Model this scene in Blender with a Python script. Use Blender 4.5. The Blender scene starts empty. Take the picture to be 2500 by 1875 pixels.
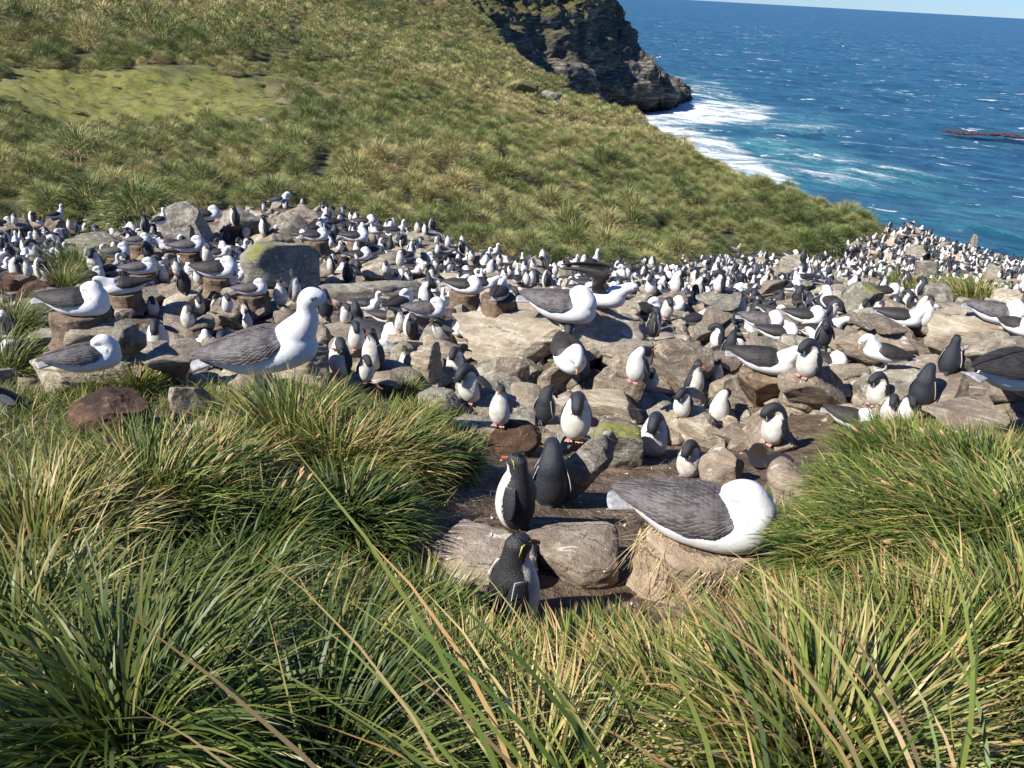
import bpy, bmesh, math, random, time
import numpy as np
from mathutils import Vector, Matrix
from mathutils.bvhtree import BVHTree

# ------------------------------------------------------------------ camera
FOC = 1925.0                                   # focal length in pixels of a 2500 px wide frame
PITCH = math.radians(26.55); ROLL = math.radians(3.2)
FW = np.array([0, math.cos(PITCH), -math.sin(PITCH)])
_R0 = np.array([1.0, 0, 0]); _U0 = np.array([0, math.sin(PITCH), math.cos(PITCH)])
RT = math.cos(ROLL) * _R0 + math.sin(ROLL) * _U0
UP = math.cos(ROLL) * _U0 - math.sin(ROLL) * _R0
scene = bpy.context.scene
COL = scene.collection
cam_data = bpy.data.cameras.new('camera')
cam = bpy.data.objects.new('camera', cam_data); COL.objects.link(cam)
cam.matrix_world = Matrix(((RT[0], UP[0], -FW[0], 0), (RT[1], UP[1], -FW[1], 0), (RT[2], UP[2], -FW[2], 0), (0, 0, 0, 1)))
cam_data.sensor_width = 36.0
cam_data.lens = 36.0 * FOC / 2500.0
cam_data.clip_start = 0.05; cam_data.clip_end = 60000.0
cam_data.dof.use_dof = True; cam_data.dof.focus_distance = 5.0; cam_data.dof.aperture_fstop = 32.0
scene.camera = cam
# ------------------------------------------------------------------ sky, sun, exposure
SUN_DIR = Vector((-0.80, -0.42, 0.80)).normalized()      # towards the sun: from the left, a little behind the camera
world = bpy.data.worlds.new('World'); scene.world = world; world.use_nodes = True
wn = world.node_tree.nodes; wl = world.node_tree.links
sky = wn.new('ShaderNodeTexSky'); sky.sky_type = 'NISHITA'; sky.sun_disc = False
sky.sun_elevation = math.asin(SUN_DIR.z)
sky.sun_rotation = math.atan2(SUN_DIR.x, SUN_DIR.y)
sky.altitude = 0; sky.air_density = 1.0; sky.dust_density = 0.0; sky.ozone_density = 5.0
bg = wn['Background']; bg.inputs[1].default_value = 0.085
tnt = wn.new('ShaderNodeMix'); tnt.data_type = 'RGBA'; tnt.blend_type = 'MULTIPLY'; tnt.inputs[0].default_value = 1.0; tnt.inputs[7].default_value = (0.38, 0.56, 0.90, 1)
wl.new(sky.outputs[0], tnt.inputs[6]); wl.new(tnt.outputs[2], bg.inputs[0])
sd = bpy.data.lights.new('sun', 'SUN'); sd.energy = 4.6; sd.angle = math.radians(0.55); sd.color = (1.0, 0.95, 0.86)
so = bpy.data.objects.new('sun', sd); COL.objects.link(so)
so.rotation_euler = SUN_DIR.to_track_quat('Z', 'Y').to_euler()
scene.view_settings.view_transform = 'Standard'; scene.view_settings.look = 'None'
scene.view_settings.exposure = 0.84; scene.view_settings.gamma = 1.0
scene.view_settings.use_curve_mapping = False
scene.cycles.max_bounces = 5; scene.cycles.diffuse_bounces = 2; scene.cycles.glossy_bounces = 2
scene.cycles.transmission_bounces = 2; scene.cycles.transparent_max_bounces = 4
scene.cycles.use_denoising = True
scene.cycles.caustics_reflective = False; scene.cycles.caustics_refractive = False

T00 = time.time()
def log(*a): print('[%.1f]' % (time.time() - T00), *a, flush=True)
RNG = np.random.default_rng(7)
D = 1.13                                       # notes were taken on a 2212 px wide view of the photograph
# ------------------------------------------------------------------ maths helpers
def ray(px, py):
    d = FW * FOC + RT * (px - 1250) + UP * (937.5 - py)
    return d / np.linalg.norm(d)
def project(P):
    P = np.asarray(P, float); w = P @ FW
    return np.stack([1250 + FOC * (P @ RT) / w, 937.5 - FOC * (P @ UP) / w, w], -1)
def _hash(i, j, k, s):
    h = (i * 374761393 + j * 668265263 + k * 2147483647 + s * 974634777) & 0xFFFFFFFF
    h = ((h ^ (h >> 13)) * 1274126177) & 0xFFFFFFFF
    return ((h ^ (h >> 16)) & 0xFFFF) / 65535.0
def vnoise(p, seed=0):
    p = np.asarray(p, float); f = np.floor(p); i = f.astype(np.int64); t = p - f; t = t * t * (3 - 2 * t)
    r = 0
    for a in (0, 1):
        for b in (0, 1):
            for c in (0, 1):
                w = (t[..., 0] if a else 1 - t[..., 0]) * (t[..., 1] if b else 1 - t[..., 1]) * (t[..., 2] if c else 1 - t[..., 2])
                r = r + w * _hash(i[..., 0] + a, i[..., 1] + b, i[..., 2] + c, seed)
    return r * 2 - 1
def fbm(p, octv=4, seed=0, gain=0.5):
    p = np.asarray(p, float); r = 0; a = 1.0; n = 0
    for o in range(octv):
        r = r + a * vnoise(p * 2 ** o + o * 17.3, seed + o); n += a; a *= gain
    return r / n
def smooth(a, b, x):
    t = np.clip((x - a) / (b - a), 0, 1); return t * t * (3 - 2 * t)
def poly_y(poly, x):                            # y of a polyline at x
    p = np.array(poly, float); return np.interp(x, p[:, 0], p[:, 1])

# ------------------------------------------------------------------ object helpers
def mesh_np(name, V, F, mats=(), smooth_shade=True, midx=None):
    """V (n,3), F list of arrays (m,k) of equal k each"""
    me = bpy.data.meshes.new(name)
    V = np.asarray(V, np.float32)
    if not isinstance(F, (list, tuple)): F = [F]
    me.vertices.add(len(V)); me.vertices.foreach_set('co', V.ravel())
    loops = np.concatenate([np.asarray(f, np.int32).ravel() for f in F])
    tot = np.concatenate([np.full(len(f), f.shape[1], np.int32) for f in F])
    st = np.concatenate([[0], np.cumsum(tot)[:-1]]).astype(np.int32)
    me.loops.add(len(loops)); me.loops.foreach_set('vertex_index', loops)
    me.polygons.add(len(tot)); me.polygons.foreach_set('loop_start', st); me.polygons.foreach_set('loop_total', tot)
    if midx is not None: me.polygons.foreach_set('material_index', np.asarray(midx, np.int32))
    for m in mats: me.materials.append(m)
    me.update(calc_edges=True)
    me.polygons.foreach_set('use_smooth', np.full(len(tot), bool(smooth_shade)))
    return me
def fattr(me, name, vals):
    a = me.attributes.new(name, 'FLOAT', 'POINT'); a.data.foreach_set('value', np.asarray(vals, np.float32))
def cattr(me, name, vals):
    a = me.attributes.new(name, 'FLOAT_COLOR', 'POINT'); v = np.ones((len(vals), 4), np.float32); v[:, :vals.shape[1]] = vals
    a.data.foreach_set('color', v.ravel())
def link(name, data, parent=None, loc=None, rz=0.0, scale=None):
    o = bpy.data.objects.new(name, data); COL.objects.link(o)
    if parent is not None: o.parent = parent
    if loc is not None: o.location = loc
    if rz: o.rotation_euler = (0, 0, rz)
    if scale is not None: o.scale = (scale,) * 3 if np.isscalar(scale) else scale
    return o
def tag(o, label=None, cat=None, group=None, kind=None):
    if label: o['label'] = label
    if cat: o['category'] = cat
    if group: o['group'] = group
    if kind: o['kind'] = kind
    return o
def verts_of(me):
    v = np.empty(len(me.vertices) * 3, np.float32); me.vertices.foreach_get('co', v); return v.reshape(-1, 3).astype(float)
def grid_faces(nu, nv, wrap=False):
    i = np.arange(nu - 1)[:, None]; j = np.arange(nv if wrap else nv - 1)[None, :]; j2 = (j + 1) % nv
    return np.stack([i * nv + j, (i + 1) * nv + j, (i + 1) * nv + j2, i * nv + j2], -1).reshape(-1, 4)

# ------------------------------------------------------------------ materials
def newmat(name):
    m = bpy.data.materials.new(name); m.use_nodes = True
    nt = m.node_tree; return m, nt, nt.nodes['Principled BSDF'], nt.nodes, nt.links
class NB:
    """tiny node builder"""
    def __init__(s, nt): s.nt = nt; s.n = nt.nodes; s.l = nt.links
    def _in(s, sock, v):
        if v is None: return
        if isinstance(v, bpy.types.NodeSocket): s.l.new(v, sock)
        elif isinstance(v, (tuple, list)) and len(v) == 3 and sock.type == 'RGBA': sock.default_value = (*v, 1)
        else: sock.default_value = v
    def coord(s, kind='Object'): return s.n.new('ShaderNodeTexCoord').outputs[kind]
    def mapping(s, v, scale=(1, 1, 1), rot=(0, 0, 0), loc=(0, 0, 0)):
        m = s.n.new('ShaderNodeMapping'); s.l.new(v, m.inputs[0]); m.inputs[1].default_value = loc; m.inputs[2].default_value = rot; m.inputs[3].default_value = scale
        return m.outputs[0]
    def noise(s, v, scale=5, detail=4, rough=0.55, dist=0.0, col=False):
        m = s.n.new('ShaderNodeTexNoise'); s.l.new(v, m.inputs['Vector']); m.inputs['Scale'].default_value = scale
        m.inputs['Detail'].default_value = detail; m.inputs['Roughness'].default_value = rough; m.inputs['Distortion'].default_value = dist
        return m.outputs[1 if col else 0]
    def voro(s, v, scale=5, feature='F1', rnd=1.0, out=0):
        m = s.n.new('ShaderNodeTexVoronoi'); m.feature = feature; s.l.new(v, m.inputs['Vector']); m.inputs['Scale'].default_value = scale
        m.inputs['Randomness'].default_value = rnd; return m.outputs[out]
    def wave(s, v, scale=3, dist=4, detail=3, dscale=1.0):
        m = s.n.new('ShaderNodeTexWave'); s.l.new(v, m.inputs['Vector']); m.inputs['Scale'].default_value = scale; m.inputs['Distortion'].default_value = dist
        m.inputs['Detail'].default_value = detail; m.inputs['Detail Scale'].default_value = dscale; return m.outputs[1]
    def ramp(s, v, stops, interp='LINEAR'):
        m = s.n.new('ShaderNodeValToRGB'); s.l.new(v, m.inputs[0]); e = m.color_ramp.elements; m.color_ramp.interpolation = interp
        while len(e) < len(stops): e.new(0.5)
        for k, (p, c) in enumerate(stops):
            e[k].position = p; e[k].color = (*c, 1) if len(c) == 3 else c
        return m.outputs[0]
    def remap(s, v, a, b, c=0.0, d=1.0):
        m = s.n.new('ShaderNodeMapRange'); m.interpolation_type = 'SMOOTHSTEP'; s._in(m.inputs[0], v)
        for k, x in zip((1, 2, 3, 4), (a, b, c, d)): s._in(m.inputs[k], x)
        return m.outputs[0]
    def mix(s, f, a, b, mode='MIX'):
        m = s.n.new('ShaderNodeMix'); m.data_type = 'RGBA'; m.blend_type = mode; s._in(m.inputs[0], f); s._in(m.inputs[6], a); s._in(m.inputs[7], b)
        return m.outputs[2]
    def math(s, op, a, b=None, c=None):
        m = s.n.new('ShaderNodeMath'); m.operation = op; s._in(m.inputs[0], a); s._in(m.inputs[1], b)
        if c is not None: s._in(m.inputs[2], c)
        return m.outputs[0]
    def attr(s, name, out='Fac', typ='GEOMETRY'):
        m = s.n.new('ShaderNodeAttribute'); m.attribute_type = typ; m.attribute_name = name; return m.outputs[out]
    def sep(s, v):
        m = s.n.new('ShaderNodeSeparateXYZ'); s.l.new(v, m.inputs[0]); return m.outputs
    def sepc(s, v):
        m = s.n.new('ShaderNodeSeparateColor'); s.l.new(v, m.inputs[0]); return m.outputs
    def bump(s, h, strength=0.5, dist=0.02, normal=None):
        m = s.n.new('ShaderNodeBump'); s.l.new(h, m.inputs['Height']); m.inputs['Strength'].default_value = strength; m.inputs['Distance'].default_value = dist
        if normal is not None: s.l.new(normal, m.inputs['Normal'])
        return m.outputs[0]
    def nz(s): return s.sep(s.n.new('ShaderNodeNewGeometry').outputs['Normal'])[2]
    def objrand(s): return s.n.new('ShaderNodeObjectInfo').outputs['Random']

def mat_ground():
    m, nt, bs, n, l = newmat('ground_soil'); b = NB(nt); v = b.coord('Object')
    zone = b.attr('zone', 'Color'); z = b.sepc(zone)     # R colony, G meadow, B dry
    n1 = b.noise(v, 0.9, 6, 0.62); n2 = b.noise(v, 7, 5, 0.65); n3 = b.noise(v, 0.13, 5, 0.6); n4 = b.noise(v, 28, 4, 0.7)
    mud = b.ramp(n2, [(0.3, (0.055, 0.038, 0.026)), (0.52, (0.14, 0.10, 0.07)), (0.7, (0.26, 0.20, 0.145))])
    gua = b.remap(n1, 0.60, 0.72); mud = b.mix(b.math('MULTIPLY', gua, 0.45), mud, (0.46, 0.42, 0.35))
    hill = b.ramp(n1, [(0.3, (0.035, 0.042, 0.018)), (0.5, (0.08, 0.08, 0.035)), (0.68, (0.17, 0.15, 0.08))])
    mead = b.ramp(b.noise(b.mapping(v, (1, 1.7, 1)), 0.8, 8, 0.75), [(0.36, (0.06, 0.075, 0.025)), (0.45, (0.14, 0.16, 0.035)), (0.53, (0.25, 0.225, 0.055)), (0.60, (0.13, 0.155, 0.085)), (0.68, (0.22, 0.20, 0.12))])
    c = b.mix(z[1], hill, mead)
    c = b.mix(z[0], c, mud)
    c = b.mix(b.math('MULTIPLY', z[2], b.remap(n2, 0.4, 0.6, 0.4, 1.0)), c, (0.21, 0.165, 0.105))
    l.new(c, bs.inputs['Base Color']); bs.inputs['Roughness'].default_value = 0.93; bs.inputs['Specular IOR Level'].default_value = 0.25
    h = b.math('ADD', n2, b.math('MULTIPLY', n4, 0.5))
    l.new(b.bump(h, 0.8, 0.06), bs.inputs['Normal']); return m

def mat_rock(name, base, dark, pale, lichen=0.3, moss=0.0, guano=0.3, strata=0.5):
    m, nt, bs, n, l = newmat(name); b = NB(nt); v0 = b.coord('Object')
    mv = n.new('ShaderNodeVectorMath'); mv.operation = 'ADD'; l.new(v0, mv.inputs[0])
    r = b.objrand(); cx = n.new('ShaderNodeCombineXYZ'); l.new(b.math('MULTIPLY', r, 37.0), cx.inputs[0]); l.new(b.math('MULTIPLY', r, 91.0), cx.inputs[1])
    l.new(cx.outputs[0], mv.inputs[1]); v = mv.outputs[0]
    n1 = b.noise(v, 3.2, 6, 0.62); n2 = b.noise(v, 17, 6, 0.68); n3 = b.noise(v, 70, 3, 0.7)
    st = b.noise(b.mapping(v, (1.2, 1.2, 11), (0.5, 0.3, 0)), 2.6, 5, 0.65, 0.4)
    c = b.mix(b.remap(n1, 0.34, 0.66), dark, base)
    c = b.mix(b.math('MULTIPLY', b.remap(n2, 0.5, 0.72), 0.7), c, pale)
    c = b.mix(b.math('MULTIPLY', b.remap(st, 0.56, 0.44), strata), c, tuple(x * 0.5 for x in dark))
    up = b.nz()
    if lichen: c = b.mix(b.math('MULTIPLY', b.remap(b.noise(v, 8.5, 5, 0.75, 0.5), 0.55, 0.60), lichen), c, (0.43, 0.44, 0.36))
    if moss: c = b.mix(b.math('MULTIPLY', b.math('MULTIPLY', b.remap(b.noise(v, 3.5, 4, 0.7), 0.41, 0.54), b.remap(up, 0.3, 0.8)), moss), c, (0.21, 0.21, 0.055))
    if guano:
        g = b.noise(b.mapping(v, (1.2, 5.5, 1.2), (0, 0, 0.6)), 2.6, 6, 0.7, 1.5)
        c = b.mix(b.math('MULTIPLY', b.remap(g, 0.575, 0.64), b.math('MULTIPLY', b.remap(up, 0.0, 0.6), guano)), c, (0.72, 0.70, 0.63))
    dv = n.new('ShaderNodeVectorMath'); dv.operation = 'MULTIPLY_ADD'; l.new(b.noise(v, 2.2, 4, 0.6, 0.0, True), dv.inputs[0]); dv.inputs[1].default_value = (0.35, 0.35, 0.35); l.new(v, dv.inputs[2])
    ck = b.voro(b.mapping(dv.outputs[0], (0.55, 1.3, 2.2), (0.4, 0.2, 0.5)), 1.5, 'DISTANCE_TO_EDGE'); n1d = b.math('MULTIPLY', b.math('SUBTRACT', n2, 0.5), 0.12)
    ckm = b.math('MAXIMUM', b.remap(b.math('ADD', ck, n1d), 0.0, 0.016), b.remap(n1, 0.56, 0.48))
    c = b.mix(b.math('MULTIPLY', b.math('SUBTRACT', 1.0, ckm), 0.55), c, tuple(x * 0.3 for x in dark))
    l.new(c, bs.inputs['Base Color']); bs.inputs['Roughness'].default_value = 0.88; bs.inputs['Specular IOR Level'].default_value = 0.3
    h = b.math('ADD', b.math('ADD', n2, b.math('MULTIPLY', n3, 0.35)), b.math('ADD', b.math('MULTIPLY', ckm, 0.5), b.math('MULTIPLY', st, 0.9)))
    l.new(b.bump(h, 0.9, 0.02), bs.inputs['Normal']); return m

def mat_plain(name, col, rough=0.6, var=0.15, nscale=60, bump=0.1, spec=0.4):
    m, nt, bs, n, l = newmat(name); b = NB(nt); v = b.coord('Object'); nn = b.noise(v, nscale, 4, 0.6)
    c = b.mix(b.remap(nn, 0.3, 0.7), tuple(x * (1 - var) for x in col), tuple(min(1, x * (1 + var)) for x in col))
    l.new(c, bs.inputs['Base Color']); bs.inputs['Roughness'].default_value = rough; bs.inputs['Specular IOR Level'].default_value = spec
    if bump: l.new(b.bump(nn, bump, 0.004), bs.inputs['Normal'])
    return m

def mat_penguin():
    m, nt, bs, n, l = newmat('penguin_plumage'); b = NB(nt); v = b.coord('Object')
    d = b.attr('dark'); nn = b.noise(v, 95, 3, 0.6); n2 = b.noise(v, 11, 4, 0.6)
    fv = b.voro(b.mapping(v, (1, 1, 0.55)), 240, 'F1')
    e = b.math('ADD', d, b.math('MULTIPLY', b.math('SUBTRACT', nn, 0.5), 0.10)); k = b.remap(e, -0.015, 0.02)
    white = b.mix(b.math('MULTIPLY', b.remap(n2, 0.42, 0.68), b.math('MULTIPLY_ADD', b.objrand(), 0.75, 0.2)), (0.68, 0.67, 0.63), (0.46, 0.39, 0.29))
    black = b.mix(b.remap(fv, 0.2, 0.7), (0.036, 0.041, 0.052), (0.017, 0.019, 0.025))
    black = b.mix(b.math('MULTIPLY', b.remap(b.objrand(), 0.55, 1.0), 0.55), black, (0.030, 0.024, 0.020))
    c = b.mix(k, white, black); l.new(c, bs.inputs['Base Color'])
    l.new(b.math('MULTIPLY_ADD', k, -0.22, 0.72), bs.inputs['Roughness']); bs.inputs['Specular IOR Level'].default_value = 0.45
    l.new(b.bump(b.math('ADD', fv, b.math('MULTIPLY', nn, 0.6)), 0.6, 0.0034), bs.inputs['Normal']); return m

def mat_white_plumage():
    m, nt, bs, n, l = newmat('albatross_plumage'); b = NB(nt); v = b.coord('Object'); d = b.attr('dark')
    nn = b.noise(b.mapping(v, (1, 0.5, 1)), 70, 3, 0.6); n2 = b.noise(v, 7, 3, 0.6)
    w = b.mix(b.math('MULTIPLY', b.remap(n2, 0.5, 0.8), 0.35), (0.66, 0.66, 0.655), (0.54, 0.53, 0.505))
    e = b.math('ADD', d, b.math('MULTIPLY', b.math('SUBTRACT', nn, 0.5), 0.25))
    c = b.mix(b.remap(e, -0.1, 0.12), w, (0.10, 0.095, 0.095))
    l.new(c, bs.inputs['Base Color']); bs.inputs['Roughness'].default_value = 0.75; bs.inputs['Specular IOR Level'].default_value = 0.25
    l.new(b.bump(b.math('ADD', nn, b.math('MULTIPLY', n2, 3.0)), 0.25, 0.006), bs.inputs['Normal']); return m

def mat_wing(name, c0, c1, edge):
    """folded wing; each feather carries its own shade and paler worn edge"""
    m, nt, bs, n, l = newmat(name); b = NB(nt); s = b.sepc(b.attr('wuv', 'Color')); v = b.coord('Object')
    nn = b.noise(b.mapping(v, (4, 1, 4)), 55, 4, 0.6); n2 = b.noise(v, 7, 4, 0.6); n3 = b.noise(v, 26, 3, 0.6)
    k = b.math('ADD', b.math('MULTIPLY', s[2], 0.6), b.math('MULTIPLY', b.math('SUBTRACT', n2, 0.3), 1.0))
    c = b.mix(b.remap(k, 0.2, 0.8), c0, c1)
    c = b.mix(b.math('MULTIPLY', b.math('MULTIPLY', b.remap(s[1], 0.55, 1.0), b.remap(n3, 0.35, 0.6)), 0.6), c, edge)
    c = b.mix(b.math('MULTIPLY', b.remap(nn, 0.5, 0.7), 0.3), c, tuple(x * 0.6 for x in c0))
    c = b.mix(b.remap(b.math('ADD', s[0], b.math('MULTIPLY', b.math('SUBTRACT', n3, 0.5), 0.12)), 0.10, 0.0), c, tuple(min(1, x * 3.0) for x in c1))
    l.new(c, bs.inputs['Base Color']); bs.inputs['Roughness'].default_value = 0.6; bs.inputs['Specular IOR Level'].default_value = 0.35
    l.new(b.bump(nn, 0.3, 0.003), bs.inputs['Normal']); return m

def mat_grass(name, stops, transl=0.25, rough=0.45, inst=False, spec=0.35):
    m, nt, bs, n, l = newmat(name); b = NB(nt); t = b.sepc(b.attr('tone', 'Color'))
    x = b.math('ADD', t[0], b.math('MULTIPLY', b.math('POWER', t[1], 4.0), 0.22))
    if inst: x = b.math('ADD', x, b.attr('tint', 'Fac', 'INSTANCER'))
    c = b.ramp(x, stops)
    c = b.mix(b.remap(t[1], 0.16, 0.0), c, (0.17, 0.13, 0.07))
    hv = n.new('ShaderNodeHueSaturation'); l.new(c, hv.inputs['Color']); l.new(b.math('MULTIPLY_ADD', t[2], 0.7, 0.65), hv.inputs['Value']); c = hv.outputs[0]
    l.new(c, bs.inputs['Base Color']); bs.inputs['Roughness'].default_value = rough; bs.inputs['Specular IOR Level'].default_value = spec
    tr = n.new('ShaderNodeBsdfTranslucent'); l.new(c, tr.inputs[0]); ms = n.new('ShaderNodeMixShader'); ms.inputs[0].default_value = transl
    l.new(bs.outputs[0], ms.inputs[1]); l.new(tr.outputs[0], ms.inputs[2]); l.new(ms.outputs[0], n['Material Output'].inputs[0]); return m

def mat_sea():
    m, nt, bs, n, l = newmat('sea_water'); b = NB(nt); v = b.coord('Object'); a = b.sepc(b.attr('foam', 'Color'))
    wv = b.mapping(v, (1, 1, 1), (0, 0, 0.5)); wm = b.mapping(wv, (0.55, 1.0, 1))
    big = b.noise(wm, 0.05, 4, 0.55, 0.3); mid = b.noise(wm, 0.22, 5, 0.6, 0.4); fine = b.noise(wm, 1.1, 5, 0.65, 0.3)
    deep = b.mix(b.remap(mid, 0.35, 0.65), (0.013, 0.052, 0.100), (0.030, 0.115, 0.180))
    deep = b.mix(b.math('MULTIPLY', b.remap(fine, 0.5, 0.75), 0.35), deep, (0.03, 0.15, 0.23))
    deep = b.mix(b.math('MULTIPLY', b.remap(big, 0.40, 0.65), 0.4), deep, (0.006, 0.085, 0.12))
    teal = b.mix(b.remap(mid, 0.35, 0.65), (0.03, 0.17, 0.20), (0.13, 0.36, 0.36)); c = b.mix(b.math('MULTIPLY', a[1], 0.7), deep, teal)
    # streaked foam near the rocks: noise compared with how much foam the place carries
    f1 = b.noise(b.mapping(wv, (0.30, 0.75, 1)), 0.13, 8, 0.70, 1.6)
    f2 = b.noise(wv, 0.9, 6, 0.7, 0.8)
    fs = b.math('ADD', b.math('MULTIPLY', f1, 0.75), b.math('MULTIPLY', f2, 0.25))
    th = b.math('SUBTRACT', 0.66, b.math('MULTIPLY', a[0], 0.23))
    foam = b.math('MULTIPLY', b.remap(fs, b.math('SUBTRACT', th, 0.03), b.math('ADD', th, 0.15)), b.remap(a[0], 0.02, 0.25))
    # whitecaps in open water
    w1 = b.noise(b.mapping(wv, (0.38, 1.0, 1)), 0.34, 5, 0.62, 0.8); w2 = b.noise(wv, 0.035, 2, 0.5); w3 = b.noise(b.mapping(wv, (0.3, 1, 1)), 0.085, 5, 0.66, 0.6)
    cap = b.remap(b.math('ADD', w1, b.math('MULTIPLY', b.math('SUBTRACT', w2, 0.5), 0.22)), 0.63, 0.675)
    cap2 = b.remap(w3, 0.66, 0.72)
    foam = b.math('MAXIMUM', foam, b.math('MULTIPLY', b.math('MAXIMUM', cap, cap2), 0.75))
    c = b.mix(foam, c, (0.80, 0.83, 0.84)); l.new(c, bs.inputs['Base Color'])
    l.new(b.math('MULTIPLY_ADD', foam, 0.5, 0.28), bs.inputs['Roughness']); bs.inputs['IOR'].default_value = 1.33; bs.inputs['Specular IOR Level'].default_value = 0.35
    h = b.math('ADD', b.math('ADD', b.math('MULTIPLY', big, 7.0), b.math('MULTIPLY', mid, 2.4)), b.math('ADD', b.math('MULTIPLY', fine, 0.5), b.math('MULTIPLY', foam, 0.3)))
    l.new(b.bump(h, 1.0, 0.9), bs.inputs['Normal']); return m

def mat_cliff():
    m, nt, bs, n, l = newmat('cliff_rock'); b = NB(nt); v = b.coord('Object'); a = b.attr('grassy')
    st = b.noise(b.mapping(v, (0.5, 0.5, 3.4), (0.55, 0.25, 0)), 0.35, 7, 0.68, 0.9); n1 = b.noise(v, 0.18, 6, 0.65); n2 = b.noise(v, 1.2, 5, 0.65)
    c = b.ramp(st, [(0.34, (0.030, 0.028, 0.026)), (0.48, (0.105, 0.095, 0.078)), (0.58, (0.24, 0.215, 0.165)), (0.72, (0.40, 0.36, 0.28))])
    up = b.nz(); g = b.math('MULTIPLY', b.remap(b.math('ADD', up, b.math('MULTIPLY', b.math('SUBTRACT', n1, 0.5), 1.2)), 0.18, 0.5), a)
    gr = b.ramp(n2, [(0.35, (0.05, 0.055, 0.02)), (0.55, (0.13, 0.12, 0.045)), (0.7, (0.24, 0.20, 0.06))]); c = b.mix(g, c, gr)
    wet = b.remap(b.sep(v)[2], -30.0, -25.0); c = b.mix(wet, (0.012, 0.011, 0.011), c)
    l.new(c, bs.inputs['Base Color']); bs.inputs['Roughness'].default_value = 0.85; bs.inputs['Specular IOR Level'].default_value = 0.3
    l.new(b.bump(b.math('ADD', b.math('MULTIPLY', st, 1.5), n2), 1.0, 0.8), bs.inputs['Normal']); return m

M = {}
M['ground'] = mat_ground()
M['pale'] = mat_rock('pale_rock', (0.47, 0.40, 0.30), (0.30, 0.24, 0.17), (0.60, 0.54, 0.43), 0.4, 0.0, 0.45, 0.4)
M['grey'] = mat_rock('grey_rock', (0.34, 0.305, 0.25), (0.19, 0.165, 0.135), (0.48, 0.45, 0.38), 0.6, 0.15, 0.2, 0.5)
M['mossy'] = mat_rock('mossy_rock', (0.33, 0.31, 0.25), (0.18, 0.17, 0.13), (0.44, 0.43, 0.36), 0.6, 1.0, 0.1, 0.3)
M['brown'] = mat_rock('brown_rock', (0.33, 0.265, 0.20), (0.18, 0.138, 0.10), (0.48, 0.41, 0.32), 0.2, 0.0, 0.6, 0.35)
M['mud'] = mat_rock('nest_mud', (0.25, 0.18, 0.12), (0.11, 0.075, 0.05), (0.36, 0.28, 0.20), 0.0, 0.0, 0.12, 0.15)
M['drymud'] = mat_rock('dried_nest_mud', (0.43, 0.33, 0.235), (0.25, 0.18, 0.125), (0.54, 0.44, 0.32), 0.0, 0.0, 0.1, 0.15)
M['peat'] = mat_rock('peat', (0.13, 0.075, 0.045), (0.045, 0.026, 0.018), (0.21, 0.13, 0.085), 0.0, 0.0, 0.0, 0.2)
M['golden'] = mat_rock('golden_lichen_rock', (0.24, 0.20, 0.11), (0.12, 0.10, 0.07), (0.36, 0.27, 0.06), 0.1, 0.9, 0.0, 0.5)
M['penguin'] = mat_penguin(); M['alba'] = mat_white_plumage()
M['wing'] = mat_wing('sunlit_grey_wing', (0.070, 0.059, 0.055), (0.135, 0.122, 0.122), (0.26, 0.245, 0.235))  # lighter wing tint, with the gloss of sunlight put into the colour
M['wingdark'] = mat_wing('black_brown_wing', (0.024, 0.021, 0.020), (0.042, 0.037, 0.034), (0.085, 0.075, 0.065))
M['tail'] = mat_plain('tail_feathers', (0.30, 0.30, 0.31), 0.6, 0.3, 50)
M['billr'] = mat_plain('red_bill', (0.36, 0.085, 0.04), 0.35, 0.2, 60)
M['billo'] = mat_plain('orange_bill', (0.72, 0.36, 0.20), 0.4, 0.15, 60)
M['eye'] = mat_plain('eye_dark', (0.02, 0.018, 0.018), 0.25, 0.1, 60, 0)
M['brow'] = mat_plain('brow_smudge', (0.12, 0.12, 0.125), 0.7, 0.3, 90)
M['foot'] = mat_plain('pink_foot', (0.62, 0.30, 0.27), 0.55, 0.2, 80)
M['afoot'] = mat_plain('grey_foot', (0.48, 0.45, 0.47), 0.55, 0.2, 80)
M['crest'] = mat_plain('yellow_crest', (0.66, 0.60, 0.14), 0.6, 0.2, 60, 0)
M['crown'] = mat_plain('black_spiky_feathers', (0.018, 0.018, 0.021), 0.55, 0.2, 60, 0)
M['straw'] = mat_plain('straw', (0.42, 0.32, 0.17), 0.7, 0.3, 30, 0)
M['seed'] = mat_plain('seed_head', (0.40, 0.27, 0.13), 0.8, 0.3, 120, 0.5)
G_STOPS = [(0.0, (0.034, 0.064, 0.012)), (0.25, (0.092, 0.142, 0.025)), (0.48, (0.20, 0.24, 0.048)), (0.62, (0.31, 0.31, 0.09)), (0.8, (0.56, 0.43, 0.19)), (1.0, (0.42, 0.25, 0.10))]
M['grass'] = mat_grass('tussock_blades', G_STOPS, 0.28)
H_STOPS = [(0.0, (0.060, 0.105, 0.032)), (0.3, (0.175, 0.228, 0.066)), (0.52, (0.32, 0.34, 0.115)), (0.72, (0.47, 0.41, 0.17)), (0.9, (0.50, 0.39, 0.20)), (1.0, (0.54, 0.42, 0.24))]
M['hill'] = mat_grass('hill_tussock_blades', H_STOPS, 0.15, 0.6, True, 0.2)
M['sea'] = mat_sea(); M['cliff'] = mat_cliff()
# ------------------------------------------------------------------ terrain
SEA_Z = -30.0
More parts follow.
